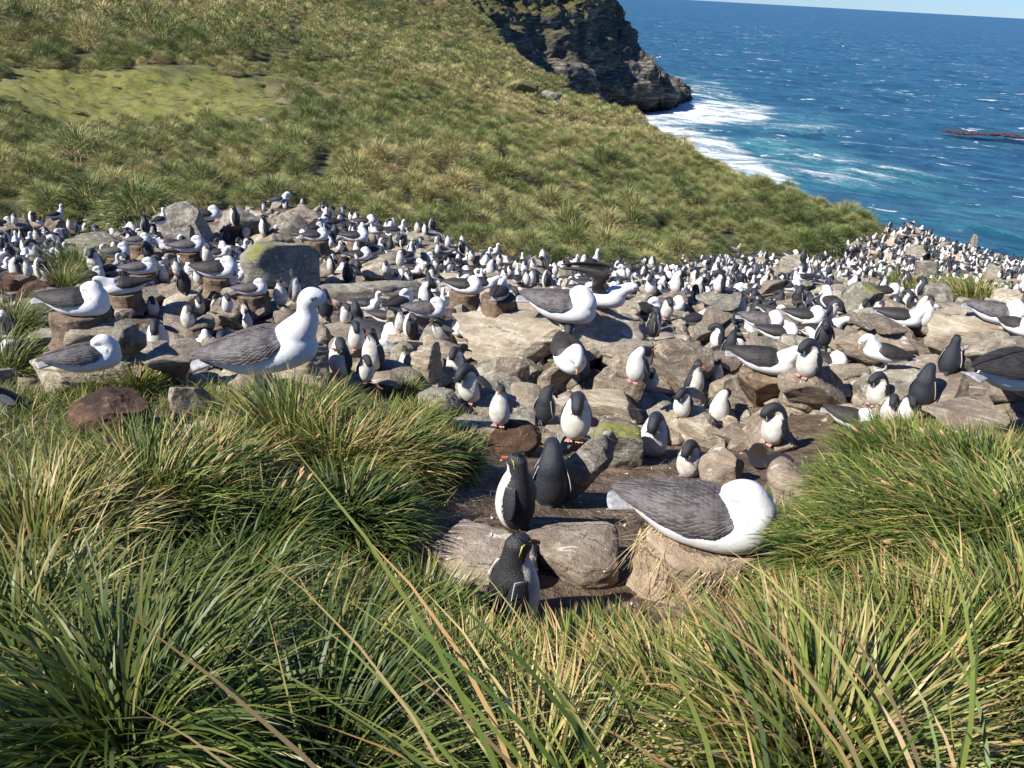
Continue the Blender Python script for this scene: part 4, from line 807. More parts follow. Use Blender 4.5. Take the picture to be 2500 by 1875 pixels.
def wing_folded(side, dark='wing', tipz=.165, nu=36, nv=16, fat=1.0, dy=0, dz=0, feathers=False):
    u = np.linspace(0, 1, nu)
    w = np.interp(u, [0, .06, .18, .4, .6, .8, .93, 1], [.072, .104, .129, .131, .108, .068, .034, .010]) * fat; zt = np.interp(u, [0, .06, .18, .4, .6, .8, 1], [.175, .205, .222, .215, .198, .182, tipz])
    zl = np.interp(u, [0, .06, .18, .35, .5, .65, .8, .92, 1], [.160, .140, .120, .112, .116, .128, .142, .153, tipz - .006]); y = -.125 + u * .505 + dy
    ph = np.linspace(0, 1, nv) * math.pi / 2; P = np.zeros((nu, nv, 3))
    for j, a in enumerate(ph):
        P[:, j, 0] = .006 + w * math.sin(a) ** .75; P[:, j, 1] = y + .03 * math.cos(a) * (1 - u) - .02 * math.sin(a) * u; P[:, j, 2] = zl + (zt - zl) * (math.cos(a) ** .9 if math.cos(a) > 0 else 0) + dz
    rs = np.random.default_rng(5); P[..., 2] += .002 * np.sin(np.linspace(0, 26, nu))[:, None] * np.linspace(0, 1, nv)[None]
    th = np.full((nu, nv), .011); th[0] = .004; th[-1] = .004; th[:, -1] = .005; V, F = sheet(P, th); U, Vv = np.meshgrid(u, np.linspace(0, 1, nv), indexing='ij'); c = np.stack([U, 0 * U, .5 + 0 * U], -1).reshape(-1, 3); C = [c, c]; Vs = [V]; Fs = [F]; off = len(V)
    if feathers:
        du = np.gradient(P, axis=0); dv = np.gradient(P, axis=1); Nn = np.cross(du, dv); Nn /= np.linalg.norm(Nn, axis=-1, keepdims=True) + 1e-9
        if Nn[12, 10, 0] < 0: Nn = -Nn
        def smp(A, a, b):
            x = np.clip(a, 0, 1) * (nu - 1); y = np.clip(b, 0, 1) * (nv - 1); i = np.minimum(x.astype(int), nu - 2); j = np.minimum(y.astype(int), nv - 2); fx = (x - i)[..., None]; fy = (y - j)[..., None]
            return A[i, j] * (1 - fx) * (1 - fy) + A[i + 1, j] * fx * (1 - fy) + A[i, j + 1] * (1 - fx) * fy + A[i + 1, j + 1] * fx * fy
        t = np.linspace(0, 1, 7)[:, None]; sx = np.linspace(-1, 1, 5)[None]
        us = []; k = .90
        while k > .02: us.append(k); k -= .030 + .030 * k
        for q, u0 in enumerate(us):
            nrow = 12 if u0 < .35 else 10 if u0 < .6 else 7
            for j in range(nrow + 1):
                v0 = (j + (.5 if q % 2 else 0)) / nrow + rs.normal() * .012; Lf = .085 + .20 * u0 ** 1.2; wv = .62 / nrow; uu = u0 + t * Lf + 0 * sx; sh = np.sqrt(np.clip(1 - np.clip((t - .45) / .55, 0, 1) ** 2.4, 0.0, 1)) * (.75 + .25 * np.sin(t * 3))
                vv = v0 + sx * wv * sh * (1 + .2 * rs.normal()) + t * .04 * (v0 - .3) + rs.normal() * .01; bs = smp(P, uu, vv); nn = smp(Nn, uu, vv); lift = .0065 + .0055 * t + .0018 * (1 - sx ** 2) + rs.random() * .0012
                W = bs + nn * (lift * (1 - .5 * np.clip((uu - .9) * 10, 0, 1)))[..., None]; Vs.append(W.reshape(-1, 3)); Fs.append(grid_faces(7, 5) + off); off += 35
                C.append(np.stack([uu, np.clip(np.maximum(np.abs(sx) ** 2 * .75 + 0 * t, np.clip((t - .55) / .45, 0, 1) ** 1.5 + 0 * sx), 0, 1), np.full((7, 5), rs.random())], -1).reshape(-1, 3))
    V = np.concatenate(Vs); F = np.concatenate(Fs); V[:, 0] *= side
    if side > 0: F = F[:, ::-1]
    me = mesh_np('wing', V, F, [M[dark]]); cattr(me, 'wuv', np.concatenate(C)); return me
ALB_BODY = [(0, .31, .125, .022, .018), (0, .22, .108, .070, .050), (0, .11, .092, .114, .086), (0, -.02, .088, .136, .094), (0, -.12, .096, .132, .098), (0, -.19, .116, .106, .098), (0, -.235, .136, .062, .066)]
ALB_NECK = {
 'stand': [(0, -.14, .14, .098, .10), (0, -.205, .19, .080, .084), (0, -.248, .238, .061, .063), (0, -.264, .282, .048, .050), (0, -.276, .318, .048, .051), (0, -.302, .338, .052, .054), (0, -.336, .330, .043, .045), (0, -.362, .314, .025, .03)],
 'sleep': [(0, -.14, .125, .098, .10), (0, -.186, .172, .082, .080), (0, -.176, .218, .067, .062), (0.004, -.146, .250, .060, .054), (0.01, -.104, .248, .054, .046), (0.012, -.060, .222, .042, .036)],
 'up': [(0, -.14, .14, .090, .094), (0, -.200, .20, .066, .070), (0, -.218, .27, .047, .048), (0, -.216, .325, .041, .042), (0, -.235, .362, .044, .047), (0, -.268, .372, .040, .042), (0, -.295, .366, .024, .028)],
 'preen': [(0, -.14, .14, .095, .098), (0, -.20, .205, .078, .080), (0, -.235, .25, .062, .060), (0, -.282, .252, .052, .052), (0, -.312, .212, .049, .050), (0, -.318, .168, .042, .045), (0, -.318, .14, .028, .03)],
 'low': [(0, -.14, .14, .095, .098), (0, -.205, .175, .075, .078), (0, -.255, .215, .056, .058), (0, -.30, .235, .050, .052), (0, -.34, .235, .044, .046), (0, -.365, .225, .026, .03)],
}
def alb_parts(pose, voxel, it=4, wingm='wingdark', stand=0.0, pitch=0.0, fat=1.0, body_roll=0):
    B = spine(ALB_BODY, 40); N = spine(ALB_NECK[pose], 34); me = remesh([tube(B, 30), tube(N, 26)] + ([tube(spine([(0, -.15, .15, .10, .07), (0, -.05, .16, .085, .06), (0, .02, .15, .06, .05)], 12), 20)] if pose == 'sleep' else []), voxel, it); V = verts_of(me)
    dark = np.clip(.25 - np.abs(V[:, 1] - .05) * 1.0, -.3, .3) * (V[:, 2] > .17) * (np.abs(V[:, 0]) < .06) - .2; fattr(me, 'dark', dark); me.materials.append(M['alba'])
    P = {'body': me}
    for s, nm in ((1, 'wing_a'), (-1, 'wing_b')): P[nm] = wing_folded(s, wingm, fat=fat, feathers=voxel < .01)
    g = np.zeros((8, 9, 3)); uu = np.linspace(0, 1, 8)[:, None]; vv = np.linspace(-1, 1, 9)[None]; g[..., 0] = vv * (.035 + .035 * uu); g[..., 1] = .25 + uu * .14 - .02 * vv ** 2 * uu; g[..., 2] = .122 - .02 * vv ** 2 - .004 * uu
    Vt, Ft = sheet(g, np.full((8, 9), .008)); P['tail'] = mesh_np('tail', Vt, Ft, [M['tail']])
    def mk(name, vf, mat): V, F = vf; P[name] = mesh_np(name, V, F, [M[mat]])
    if pose != 'sleep':
        T, sd_, fr = frames(N); hd_ = N[-6, :3]; tt = T[-3]
        q = N[-2, :3]; dirv = tt.copy(); dn = -fr[-6] if pose != 'x' else fr[-6]
        dn = fr[-6] if fr[-6][2] < 0 else -fr[-6]
        if pose == 'preen': dn = np.array([0, .9, -.3])
        mk('bill', bill_mesh(q - dirv * .01, dirv + (0, 0, -.08), .086, .0155, .35, dn), 'billo')
        up_ = -dn
        for s, c in ((-1, 'a'), (1, 'b')):
            hk = N[-10]; mk('eye_' + c, ball(hk[:3] + sd_[-10] * s * hk[3] * .93 + up_ * .010 + tt * .010, .0078, 1), 'eye')
            mk('brow_' + c, ball(hk[:3] + sd_[-10] * s * hk[3] * .87 + up_ * .017 + tt * .012, .0105, 2, (.7, 2.1, .6)), 'brow')
    if stand:
        piv = (0, 0, .11)
        for k, m2 in P.items():
            V = rotx(verts_of(m2), -pitch, piv) if pitch else verts_of(m2); V[:, 2] += stand; m2.vertices.foreach_set('co', V.astype(np.float32).ravel()); m2.update()
        for s, nm in ((1, 'leg_a'), (-1, 'leg_b')):
            leg = tube(spine([(s * .05, .03, stand + .07, .022, .022), (s * .052, .05, stand * .55, .010, .012), (s * .052, .03, .03, .010, .011), (s * .052, .02, .012, .012, .012)], 12), 10); V, F = joinp([leg, web_foot(s * .052, .02, .10)]); P[nm] = mesh_np('leg', V, F, [M['afoot']])
    return P
def join_meshes(P, name):
    Vs = []; off = 0; Fq = []; mats = []; mi = []; dark = []; wuv = []; tot = []; loops = []
    for k, m in P.items():
        V = verts_of(m); Vs.append(V); 
        mt = m.materials[0]
        if mt not in mats: mats.append(mt)
        idx = mats.index(mt); L = np.empty(len(m.loops), np.int32); m.loops.foreach_get('vertex_index', L); loops.append(L + off)
        t = np.empty(len(m.polygons), np.int32); m.polygons.foreach_get('loop_total', t); tot.append(t); mi.append(np.full(len(t), idx, np.int32)); off += len(V)
        d = np.zeros(len(V), np.float32); w = np.zeros((len(V), 4), np.float32)
        if 'dark' in m.attributes: m.attributes['dark'].data.foreach_get('value', d)
        if 'wuv' in m.attributes: w = w.ravel(); m.attributes['wuv'].data.foreach_get('color', w); w = w.reshape(-1, 4)
        dark.append(d); wuv.append(w)
    me = bpy.data.meshes.new(name); V = np.concatenate(Vs).astype(np.float32); loops = np.concatenate(loops); tot = np.concatenate(tot)
    me.vertices.add(len(V)); me.vertices.foreach_set('co', V.ravel()); me.loops.add(len(loops)); me.loops.foreach_set('vertex_index', loops.astype(np.int32))
    me.polygons.add(len(tot)); me.polygons.foreach_set('loop_start', np.concatenate([[0], np.cumsum(tot)[:-1]]).astype(np.int32)); me.polygons.foreach_set('loop_total', tot); me.polygons.foreach_set('material_index', np.concatenate(mi))
    for m in mats: me.materials.append(m)
    me.update(calc_edges=True); me.polygons.foreach_set('use_smooth', np.ones(len(tot), bool)); fattr(me, 'dark', np.concatenate(dark)); cattr(me, 'wuv', np.concatenate(wuv)[:, :3]); return me
PART_NAME = {'eye_a': 'eye', 'eye_b': 'eye', 'brow_a': 'brow', 'brow_b': 'brow', 'flipper_a': 'flipper', 'flipper_b': 'flipper', 'foot_a': 'foot', 'foot_b': 'foot', 'wing_a': 'wing', 'wing_b': 'wing', 'leg_a': 'leg', 'leg_b': 'leg'}
KIT = {}
def build_kits():
    for nm, a in {'PU': ('up', (10, 6), 0), 'PW': ('up', (38, -22), 14), 'PH': ('hunch', (12, 4), 0), 'PT': ('tuck', (16, 8), 0), 'PS': ('side', (10, 6), 0), 'PL': ('up', (58, 20), 34), 'PF': ('hunch', (46, 16), 8)}.items():
        KIT[nm] = {'near': pen_parts(a[0], .0062, 3, a[1], a[2])}
        lo = pen_parts(a[0], .011, 2, a[1], a[2]); lo.pop('eye_a'); lo.pop('eye_b'); lo.pop('crown_feathers'); KIT[nm]['mid'] = join_meshes(lo, 'penguin')
        if nm != 'PW':
            lo = pen_parts(a[0], .018, 1, a[1], a[2]); [lo.pop(k) for k in ('eye_a', 'eye_b', 'crest', 'crown_feathers', 'foot_a', 'foot_b', 'bill')]; KIT[nm]['far'] = join_meshes(lo, 'penguin')
    for nm, a in {'AS': ('sleep', 0, 0), 'AU': ('up', 0, 0), 'AP': ('preen', 0, 0), 'AL': ('low', 0, 0), 'AT': ('stand', .13, 13), 'AQ': ('preen', .13, 8)}.items():
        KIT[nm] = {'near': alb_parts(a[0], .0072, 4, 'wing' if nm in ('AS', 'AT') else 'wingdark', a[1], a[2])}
        KIT[nm]['neardark'] = dict(KIT[nm]['near'])
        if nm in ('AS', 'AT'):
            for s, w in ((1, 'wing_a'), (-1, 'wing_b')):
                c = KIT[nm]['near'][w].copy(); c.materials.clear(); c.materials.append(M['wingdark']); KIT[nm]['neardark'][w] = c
        lo = alb_parts(a[0], .014, 3, 'wingdark', a[1], a[2]); KIT[nm]['mid'] = join_meshes(lo, 'albatross')
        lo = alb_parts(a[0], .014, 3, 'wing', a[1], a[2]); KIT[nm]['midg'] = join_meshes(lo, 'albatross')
        if nm in ('AS', 'AU', 'AP'):
            lo = alb_parts(a[0], .024, 2, 'wingdark', a[1], a[2]); lo.pop('tail'); KIT[nm]['far'] = join_meshes(lo, 'albatross')
build_kits(); log('bird kits')
KIT['AW'] = KIT['AL']
# ------------------------------------------------------------------ the birds of the colony, read off enlarged crops of the photograph
CROP = {1: (0, 400, .31646), 2: (600, 400, .31646), 3: (1200, 500, .31646), 4: (1800, 500, .31646), 5: (0, 800, .31646), 6: (700, 750, .31646), 7: (1100, 1000, .36166)}
BIRDS = """
1 PH 120 470 100 20
1 PF 205 435 90 10
1 PH 50 600 90 0
1 PU 180 600 120 -120
1 PU 290 590 120 -40
1 PU 545 510 110 0
1 AS 765 470 90 60
1 AS 820 500 75 90
1 AS 690 520 60 -60
1 AS 640 505 55 80
1 AS 880 515 45 -80
1 AU 1240 465 90 150
1 AS 1190 492 75 100
1 PT 1105 510 80 180
1 PU 1393 395 70 180
1 AS 1600 440 125 90 |black winged albatross asleep on the upper outcrop beside the leaning ramp slab
1 PU 1820 478 170 -120 |slim dark penguin standing upright on the upper outcrop right of the sleeping albatross
1 PU 1880 412 42 0
1 PH 2035 365 75 30
1 PU 2045 565 180 -90 |penguin in left profile, white front lit, below the upper outcrop
1 PT 1900 560 140 30
1 PH 1940 690 130 -60
1 PH 1860 690 130 -30
1 AS 360 640 100 85
1 AS 400 735 140 150
1 PL 440 915 190 -60 |penguin leaning forward with both flippers spread beside the small left grass tuft
1 PH 750 860 200 -20 |penguin preening its white breast between the left tuft and a nest mound
1 AS 920 718 120 90 gm
1 AS 1090 622 100 90 gm
1 AS 1040 560 60 90
1 PT 1155 745 160 160
1 PH 1325 632 130 0
1 PH 1520 590 140 20
1 AS 1480 682 140 90 gm
1 PH 1605 770 170 30
1 AS 1110 850 140 90 gm
1 PU 1375 870 150 -20
1 AS 1700 880 180 75 m
1 PH 1545 930 170 10
1 PT 1270 912 150 0
1 AL 990 1005 150 -90 m |albatross sitting low on its mound with its head stretched to the left
1 AS 650 1165 190 60 m |black winged albatross asleep with its face turned back, on a shaded mound at the left
1 PH 1190 1180 170 10
1 PT 1430 1010 140 180
1 PH 1800 945 100 20
1 AS 1960 1012 140 90 gm
1 PU 1660 1062 110 -30
1 PH 1760 1150 160 15
1 PS 1465 1290 200 -20
1 PH 1545 1170 110 10
1 AS 1570 1325 150 10 |plump white albatross seen from the front between preening penguins left of centre
1 PH 1740 1455 330 -15 |grey sided penguin with its black head bent down, just left of the standing albatross
1 PU 1905 1212 130 -60
1 PU 1915 1282 110 0
1 PU 545 1395 190 60 |dark penguin with a red bill facing right in the shade above the pale ledge
1 PU 790 1312 130 -60 |red billed penguin peeping over the pale ledge at the left
1 PF 1240 1450 270 -10 |penguin with one black flipper held out, standing right of the pale ledge at the left
1 AS 700 1602 280 88 g |large grey winged albatross asleep on the pale ledge at the left
1 AS 230 1600 230 -75 |white albatross with dark wings lying at the left edge, head out of sight
1 PU 170 825 110 -20
1 PU 225 872 70 20
1 AS 60 1340 150 180
1 PU 35 762 80 0
5 PL 150 690 230 -80 |black penguin bent low in the grass at the far left edge
2 PU 275 1098 165 0
2 PS 385 1085 140 60
2 AQ 265 300 130 90 |albatross standing on top of the upper outcrop against the tussock slope
2 PH 310 352 85 -60
2 PH 140 367 75 40
2 AS 435 312 30 0
2 AS 410 585 85 60 |white head of an albatross showing above the mossy boulder
2 AS 550 592 110 90 m
2 PT 670 620 110 180
2 AS 650 510 100 -70
2 PH 815 442 60 0
2 PT 765 512 100 150
2 AS 925 490 95 85
2 AS 855 600 115 85 m
2 AS 1120 560 125 180
2 PU 1085 522 100 0
2 AS 1030 610 60 -90
2 PH 1250 542 90 0
2 PU 1325 532 110 -20 |left one of two upright penguins side by side on a brown rock under the slope
2 PU 1385 547 110 -70 |right one of two upright penguins side by side on a brown rock under the slope
2 PH 1300 692 85 10
2 PF 1335 642 60 60
2 AS 880 742 110 90 m
2 PT 775 762 130 180
2 PH 1085 802 110 0
2 PS 1190 792 140 20
2 AP 1400 822 100 -120
2 AS 1460 712 85 -80
2 AP 1850 792 110 0
2 PT 1520 842 150 180
2 PH 1600 832 90 0
2 PT 1630 612 80 180
2 PU 1668 642 80 0
2 PU 1560 642 80 10
2 PH 1740 752 100 10
2 PT 1825 662 90 170
2 PU 2000 682 100 0
2 AL 2040 772 80 -90
2 PH 1165 952 140 0
2 PH 1250 952 100 20
2 PS 1430 942 140 0
2 PH 1085 955 55 0
2 PT 790 905 160 -150
2 PU 660 832 100 -60
2 AS 1690 1000 150 75 m
2 PH 1650 940 110 0
2 PU 1655 1147 175 0 |upright penguin with a clean white front, facing the camera above the great pale slab
2 PU 1810 1202 110 10
2 AS 1950 1055 185 165 m |black backed albatross seen from behind with a second white neck beside it
2 AP 2055 1075 150 30
2 AU 2090 932 130 180
2 AU 1810 932 130 175
2 PH 620 1200 170 180
2 PH 770 1240 180 30
2 AS 1400 1235 165 90 g |white headed albatross asleep on a rock left of the great pale slab
2 AS 1060 1415 280 35 |tall white necked albatross preening behind the penguin with the yellow crest
2 PU 985 1605 380 -50 |upright penguin with a long yellow crest, left of the grooved upright rock
2 PS 740 1655 230 -60 |penguin stooping with its white belly to the left, behind the centre tussock
2 PH 930 1690 160 20 |round black headed penguin half hidden by grass behind the centre tussock
2 PU 1190 1312 85 20
2 PT 1275 1362 145 -120
2 PU 1230 1515 190 0 |penguin with a yellow brow facing the camera behind the grooved upright rock
2 PH 1620 1592 280 -20 |penguin tucking its bill into a big white breast, right of the grooved upright rock
2 AS 1640 1325 80 0
6 PF 1420 745 330 -40 |penguin bowing with one flipper raised, behind the penguin looking down
6 PU 1640 930 370 -15 |penguin on the orange peat bank, facing the camera and looking down past its red bill
6 PH 1985 905 320 150 |grey backed penguin with its head tucked down, right of the penguin looking down
7 PH 830 240 360 0 |penguin with a cream breast and bowed black head above the leaning shaded slab
7 PU 430 825 600 -122 |big black backed penguin in left profile with an orange bill and yellow brow
7 PH 655 705 560 185 |black backed penguin standing with its back to the camera behind the left facing one
7 PU 400 1500 760 118 |nearest penguin, facing right with a pale crest and red bill, in the front clearing
7 AS 1600 962 520 92 gM |big grey winged albatross asleep on the straw covered front nest mound
7 PH 1350 342 350 -10 |white bellied penguin with pink feet on the lichen dusted boulder
7 PH 1590 480 300 -20 |penguin with bowed black head and white throat behind the big grey winged albatross
3 PH 110 372 90 0
3 PU 455 352 75 0 |small penguin perched on the grey stone under the slope
3 AU 770 475 150 150 |albatross sitting upright with its white neck raised in front of the tussock edge
3 PU 390 442 90 10
3 PH 320 472 60 0
3 PH 370 477 55 0
3 PH 415 462 45 0
3 PU 490 542 110 0
3 PH 550 512 60 0
3 AU 630 472 55 30
3 PU 100 542 100 0
3 PH 140 562 70 0
3 AU 190 565 100 175
3 PU 265 642 100 0
3 PU 305 632 150 20
3 AS 540 945 345 72 g |large grey winged albatross asleep on the right half of the great pale slab
3 AW 830 792 200 90 |albatross calling with both wings raised, behind the great pale slab
3 PH 880 827 90 150
3 PU 425 682 110 20
3 PH 455 684 60 0
3 AS 1180 882 180 130
3 AS 1380 772 130 85 g
3 AS 1290 692 45 0
3 PH 1340 902 130 20
3 PU 1080 652 90 0
3 AS 1150 612 85 90
3 PH 1170 642 60 0
3 AS 1290 642 85 130
3 PS 1565 735 130 -100
3 AS 1690 792 145 -110
3 PT 1850 802 140 180
3 PU 1900 882 210 0 |cream breasted penguin facing the camera right of the great pale slab
3 AS 1430 562 65 -60
3 PU 1340 592 60 0
3 PH 1560 562 60 0
3 PU 1570 612 85 180
3 AS 1150 492 55 0
3 AU 1280 492 60 20
3 AU 1470 452 50 180
3 AU 1750 432 70 170
3 PU 1820 417 70 0
3 AU 1885 342 45 90
3 AS 1970 512 75 110
3 AL 2030 557 55 90
3 AL 2040 642 60 90
3 PH 1700 602 70 0
3 PH 1765 592 50 0
3 PU 1495 642 60 0
3 PH 575 1175 290 0 |penguin peering down from behind the plump white albatross below the great pale slab
3 AP 570 1425 350 15 |plump white albatross facing the camera with its head bowed, below the great pale slab
3 PT 1105 1378 200 -30 |penguin with a white breast at the foot of the dark boulder right of the slab
3 PH 1215 1445 130 0 |penguin with bowed head low in front of the dark boulder right of the slab
3 PU 1560 1385 340 60 |dark penguin facing right beside a grey breasted one, left of the big nest boulder
3 PU 1740 1305 240 0 |grey breasted penguin facing the camera, left of the big nest boulder
3 PH 1460 1645 260 -30 |penguin preening with its bill down, above the brown block by the puddle
3 PT 1740 1668 300 0 |penguin with a broad cream belly and no visible head, on the brown block by the puddle
4 AS 240 830 105 88
4 AS 190 975 170 85 g
4 AP 230 1190 235 88 |albatross with a yellow bill bending down over the big brown nest boulder
4 PH 450 792 115 160
4 PT 540 905 120 140
4 PL 670 882 70 60
4 AQ 700 845 240 -150 |tall albatross with dark wings preening, right of the row of sleeping albatrosses
4 PT 820 792 100 170
4 AS 890 642 110 0 |bright white albatross on top of the greenish wedge rock
4 PH 960 885 170 -10
4 PT 1045 885 150 30
4 PU 1070 935 150 0
4 PL 1000 935 100 60
4 AP 1230 985 155 95
4 PT 1410 842 100 0
4 PU 1400 1045 190 0
4 AS 1465 905 80 150
4 PU 1620 1258 350 185 |penguin standing upright with its back to the camera at the long ledge on the right
4 AS 1980 942 210 88 g |large grey winged albatross asleep on the long ledge at the right edge
4 AS 2090 1110 160 60 |dark winged albatross lying just below the one on the right ledge
4 AS 2120 1430 400 145 |big black winged albatross cut off by the right edge of the picture
4 PH 520 1345 330 -40 |penguin with a white flank and bowed head right of the big nest boulder
4 PT 640 1115 250 -150 |black penguin twisting its head back, behind the big nest boulder
4 AQ 1090 1305 300 -75 |albatross reaching its orange bill down to the left in front of the wide brown rock
4 PH 1050 1562 290 -40 |white bellied penguin preening in front of the tall grass tussock at the right
4 PH 1390 1555 370 175 |broad charcoal backed penguin seen from behind beside the streaked sloping rock
4 AS 880 1690 210 80 |albatross with a bright white head resting behind the right tussock
4 PH 1150 1690 150 0
4 PH 1275 1690 140 20
7 PH 2150 290 310 -50 |penguin with pink feet and a dirty cream breast right of the puddle
4 AS 500 662 60 0
7 AS -664 930 190 160 |white albatross half hidden in the dark gap under the overhanging left tussocks
4 AU 30 560 60 60
1 AS 300 505 60 90
2 PU 1480 700 70 0
2 PH 2150 860 80 0
2 PH 1990 905 80 20
2 AU 2130 780 70 180
3 PH 60 470 70 0
3 PH 980 640 60 60
3 PU 1010 600 60 0
"""
birds_done = []      # (obj, species, pose, yaw, cx, cy (2212 view), hpx, label or None, far)
def spawn(kit_parts, name, loc, rot, sc):
    if isinstance(kit_parts, dict):
        root = link(name, kit_parts['body'], loc=loc, rz=rot, scale=sc)
        for k, m in kit_parts.items():
            if k != 'body': link(PART_NAME.get(k, k), m, parent=root)
        return root
    return link(name, kit_parts, loc=loc, rz=rot, scale=sc)
_vc = {}
def extent_px(me, loc, rot, sc=1.0):
    k = id(me)
    if k not in _vc: _vc[k] = np.concatenate([verts_of(m)[::3] for m in me.values()])
    V = frot(_vc[k], math.degrees(rot)) * sc + np.array(loc); p = project(V); return p[:, 0].min(), p[:, 0].max(), p[:, 1].min(), p[:, 1].max()
def mound(P, r, h, label, mat='mud', seed=0, straw=0, parent=None):
    """a nest of trodden mud: narrow waist, flared foot, hollowed top"""
    nu, nv = 26, 56; u = np.linspace(0, 1, nu)[:, None]; a = np.linspace(0, 2 * math.pi, nv, endpoint=False)[None]
    prof_r = np.interp(u, [0, .18, .45, .78, .86, .90, 1], [1.22, 1.06, .97, 1.0, .97, .86, .02]); prof_z = np.interp(u, [0, .18, .45, .78, .86, .90, 1], [-.28, .05, .5, .93, 1.0, 1.0, .93])
    Vx = r * prof_r * np.cos(a); Vy = r * prof_r * np.sin(a); Vz = h * prof_z + 0 * a; V = np.stack([Vx, Vy, Vz], -1).reshape(-1, 3)
    off = seed * 7.7; k = fbm(V * 6 + off, 4, 5)[:, None] * .17 * r + fbm(V * np.array([26, 26, 9]) + off, 3, 7)[:, None] * .09 * r; nr = V * np.array([1, 1, .25]); nr /= np.linalg.norm(nr, axis=1, keepdims=True) + 1e-6; V = V + nr * k
    me = mesh_np('nest_mound', V, grid_faces(nu, nv, True), [M[mat]]); o = link('nest_mound', me, loc=tuple(P)); bpy.context.view_layer.update(); tag(o, label, 'nest mound'); TREES.append(bvh_of(me, o.matrix_world))
    if straw:
        rs = np.random.default_rng(8); it = []
        for q in range(straw):
            an = rs.uniform(0, 6.28); top = rs.random() < .35; z0 = h * (1.0 if top else rs.uniform(.35, .99)); rr = r * (rs.uniform(.7, 1.02) if top else 1.06)
            s = np.array([math.cos(an) * rr, math.sin(an) * rr, z0 + .004]); d = np.array([-math.sin(an) * rs.normal() + math.cos(an) * (.5 if top else .12), math.cos(an) * rs.normal() + math.sin(an) * (.5 if top else .12), -(.2 if top else 1.2)])
            it.append((s, d, rs.uniform(.06, .26), rs.uniform(0, .07), rs.uniform(.0012, .0030)))
        V, F = blades_solid(it); tag(link('straw', mesh_np('straw', V, F, [M['straw']]), parent=o), kind='stuff')
    return o
def place_bird(sp, pose, px, py, hpx, yaw, opts='', label=None, scale=None):
    """px, py: where its base is in the 2500 px photograph; hpx its height there"""
    kit = KIT[pose]; body = kit['near']; m_o = None
    h = hit(px, py)
    if h is None: return None
    P = np.array(h[0]); dist = np.linalg.norm(P); g = hit(px, py, [GB]); nomh = (.30 if sp == 'albatross' else .38); want = nomh * FOC / hpx
    if g is not None and dist < .72 * want and np.linalg.norm(g[0]) > dist * 1.2: P = np.array(g[0]); dist = np.linalg.norm(P)
    if 'm' in opts.lower():
        nom = .235 if 'M' not in opts else .27
        mh = nom; q = hit(px, py + mh * .85 * FOC / dist, [GB] + TREES[1:]) or h; Q = np.array(q[0])
        hd = np.array([Q[0], Q[1], 0]); hd /= np.linalg.norm(hd); r = .175 if 'M' not in opts else .185; C = Q + hd * r
        top = ray(px, py); t = np.linalg.norm(C[:2]) / np.linalg.norm(top[:2]); zt = top[2] * t; C[2] = min(C[2], zt - .14); mh = zt - C[2]
        mh = min(mh, .42); m_o = (C.copy(), r, mh); P = np.array([C[0], C[1], C[2] + mh]) - hd * .03; dist = np.linalg.norm(P)
    hd = np.array([P[0], P[1], 0]); hd /= np.linalg.norm(hd); rot = math.atan2(-hd[0], hd[1]) + math.radians(yaw)
    if not m_o: P = P + hd * (.03 if sp == 'penguin' else .05)
    if not m_o: P[2] = min(P[2] + .16, max(P[2] - .06, zat(P[0], P[1], TREES)))
    e = extent_px(body, P, rot); s = hpx / (e[3] - e[2]); s = float(np.clip(s * 1.45, .5, .74)) if s < .50 else float(np.clip(s, .52, 1.14))
    if scale: s = scale
    size1024 = (e[3] - e[2]) * s * 1024 / 2500
    if not m_o:
        for _ in range(4):
            e = extent_px(body, P, rot, s); d = (py - e[3]) * dist / FOC / max(.25, -P[2] / dist); P = P - hd * float(np.clip(d, -.10, .16)); z = zat(P[0], P[1], TREES)
            if abs(z - P[2]) < .22: P[2] = z
    if m_o:
        for _ in range(3):
            e = extent_px(body, P, rot, s); dz = float(np.clip((e[3] - py) * dist / FOC / .9, -.12, .2)); P[2] += dz; m_o = (m_o[0], m_o[1], m_o[2] + dz)
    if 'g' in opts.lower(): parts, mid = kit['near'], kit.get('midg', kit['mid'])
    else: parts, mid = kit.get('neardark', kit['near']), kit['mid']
    name = sp
    o = spawn(parts if size1024 > 21 else mid, name, tuple(P - np.array([0, 0, .008 if not m_o else .012])), rot, s)
    e = extent_px(body, P, rot, s); cx = (e[0] + e[1]) / 2 / D; cy = (e[2] + e[3]) / 2 / D
    rec = dict(o=o, sp=sp, pose=pose, yaw=yaw, x=cx, y=cy, label=label, mound=m_o, ratio=hpx / (e[3] - e[2]), opts=opts, dist=dist)
    birds_done.append(rec); return rec
for line in BIRDS.strip().splitlines():
    a = line.split('|'); t = a[0].split(); c = CROP[int(t[0])]; opts = t[6] if len(t) > 6 else ''
    sp = 'penguin' if t[1][0] == 'P' else 'albatross'
    place_bird(sp, t[1], c[0] + float(t[2]) * c[2], c[1] + float(t[3]) * c[2], float(t[4]) * c[2], float(t[5]), opts, a[1].strip() if len(a) > 1 else None)
rt = np.array([[b['x'], b['y'], b['dist'], b['ratio'], b['o'].scale[0]] for b in birds_done])
for nm in ('penguin', 'albatross'):
    k = np.array([b['sp'] == nm for b in birds_done]); log(nm, k.sum(), 'size ratio after scale: median %.2f' % np.median(rt[k, 3]), 'scale median %.2f' % np.median(rt[k, 4]), 'near %.2f mid %.2f far %.2f' % tuple(np.median(rt[k & (rt[:, 2] > a) & (rt[:, 2] <= b2), 4] * rt[k & (rt[:, 2] > a) & (rt[:, 2] <= b2), 3]) for a, b2 in ((0, 7), (7, 13), (13, 60))))
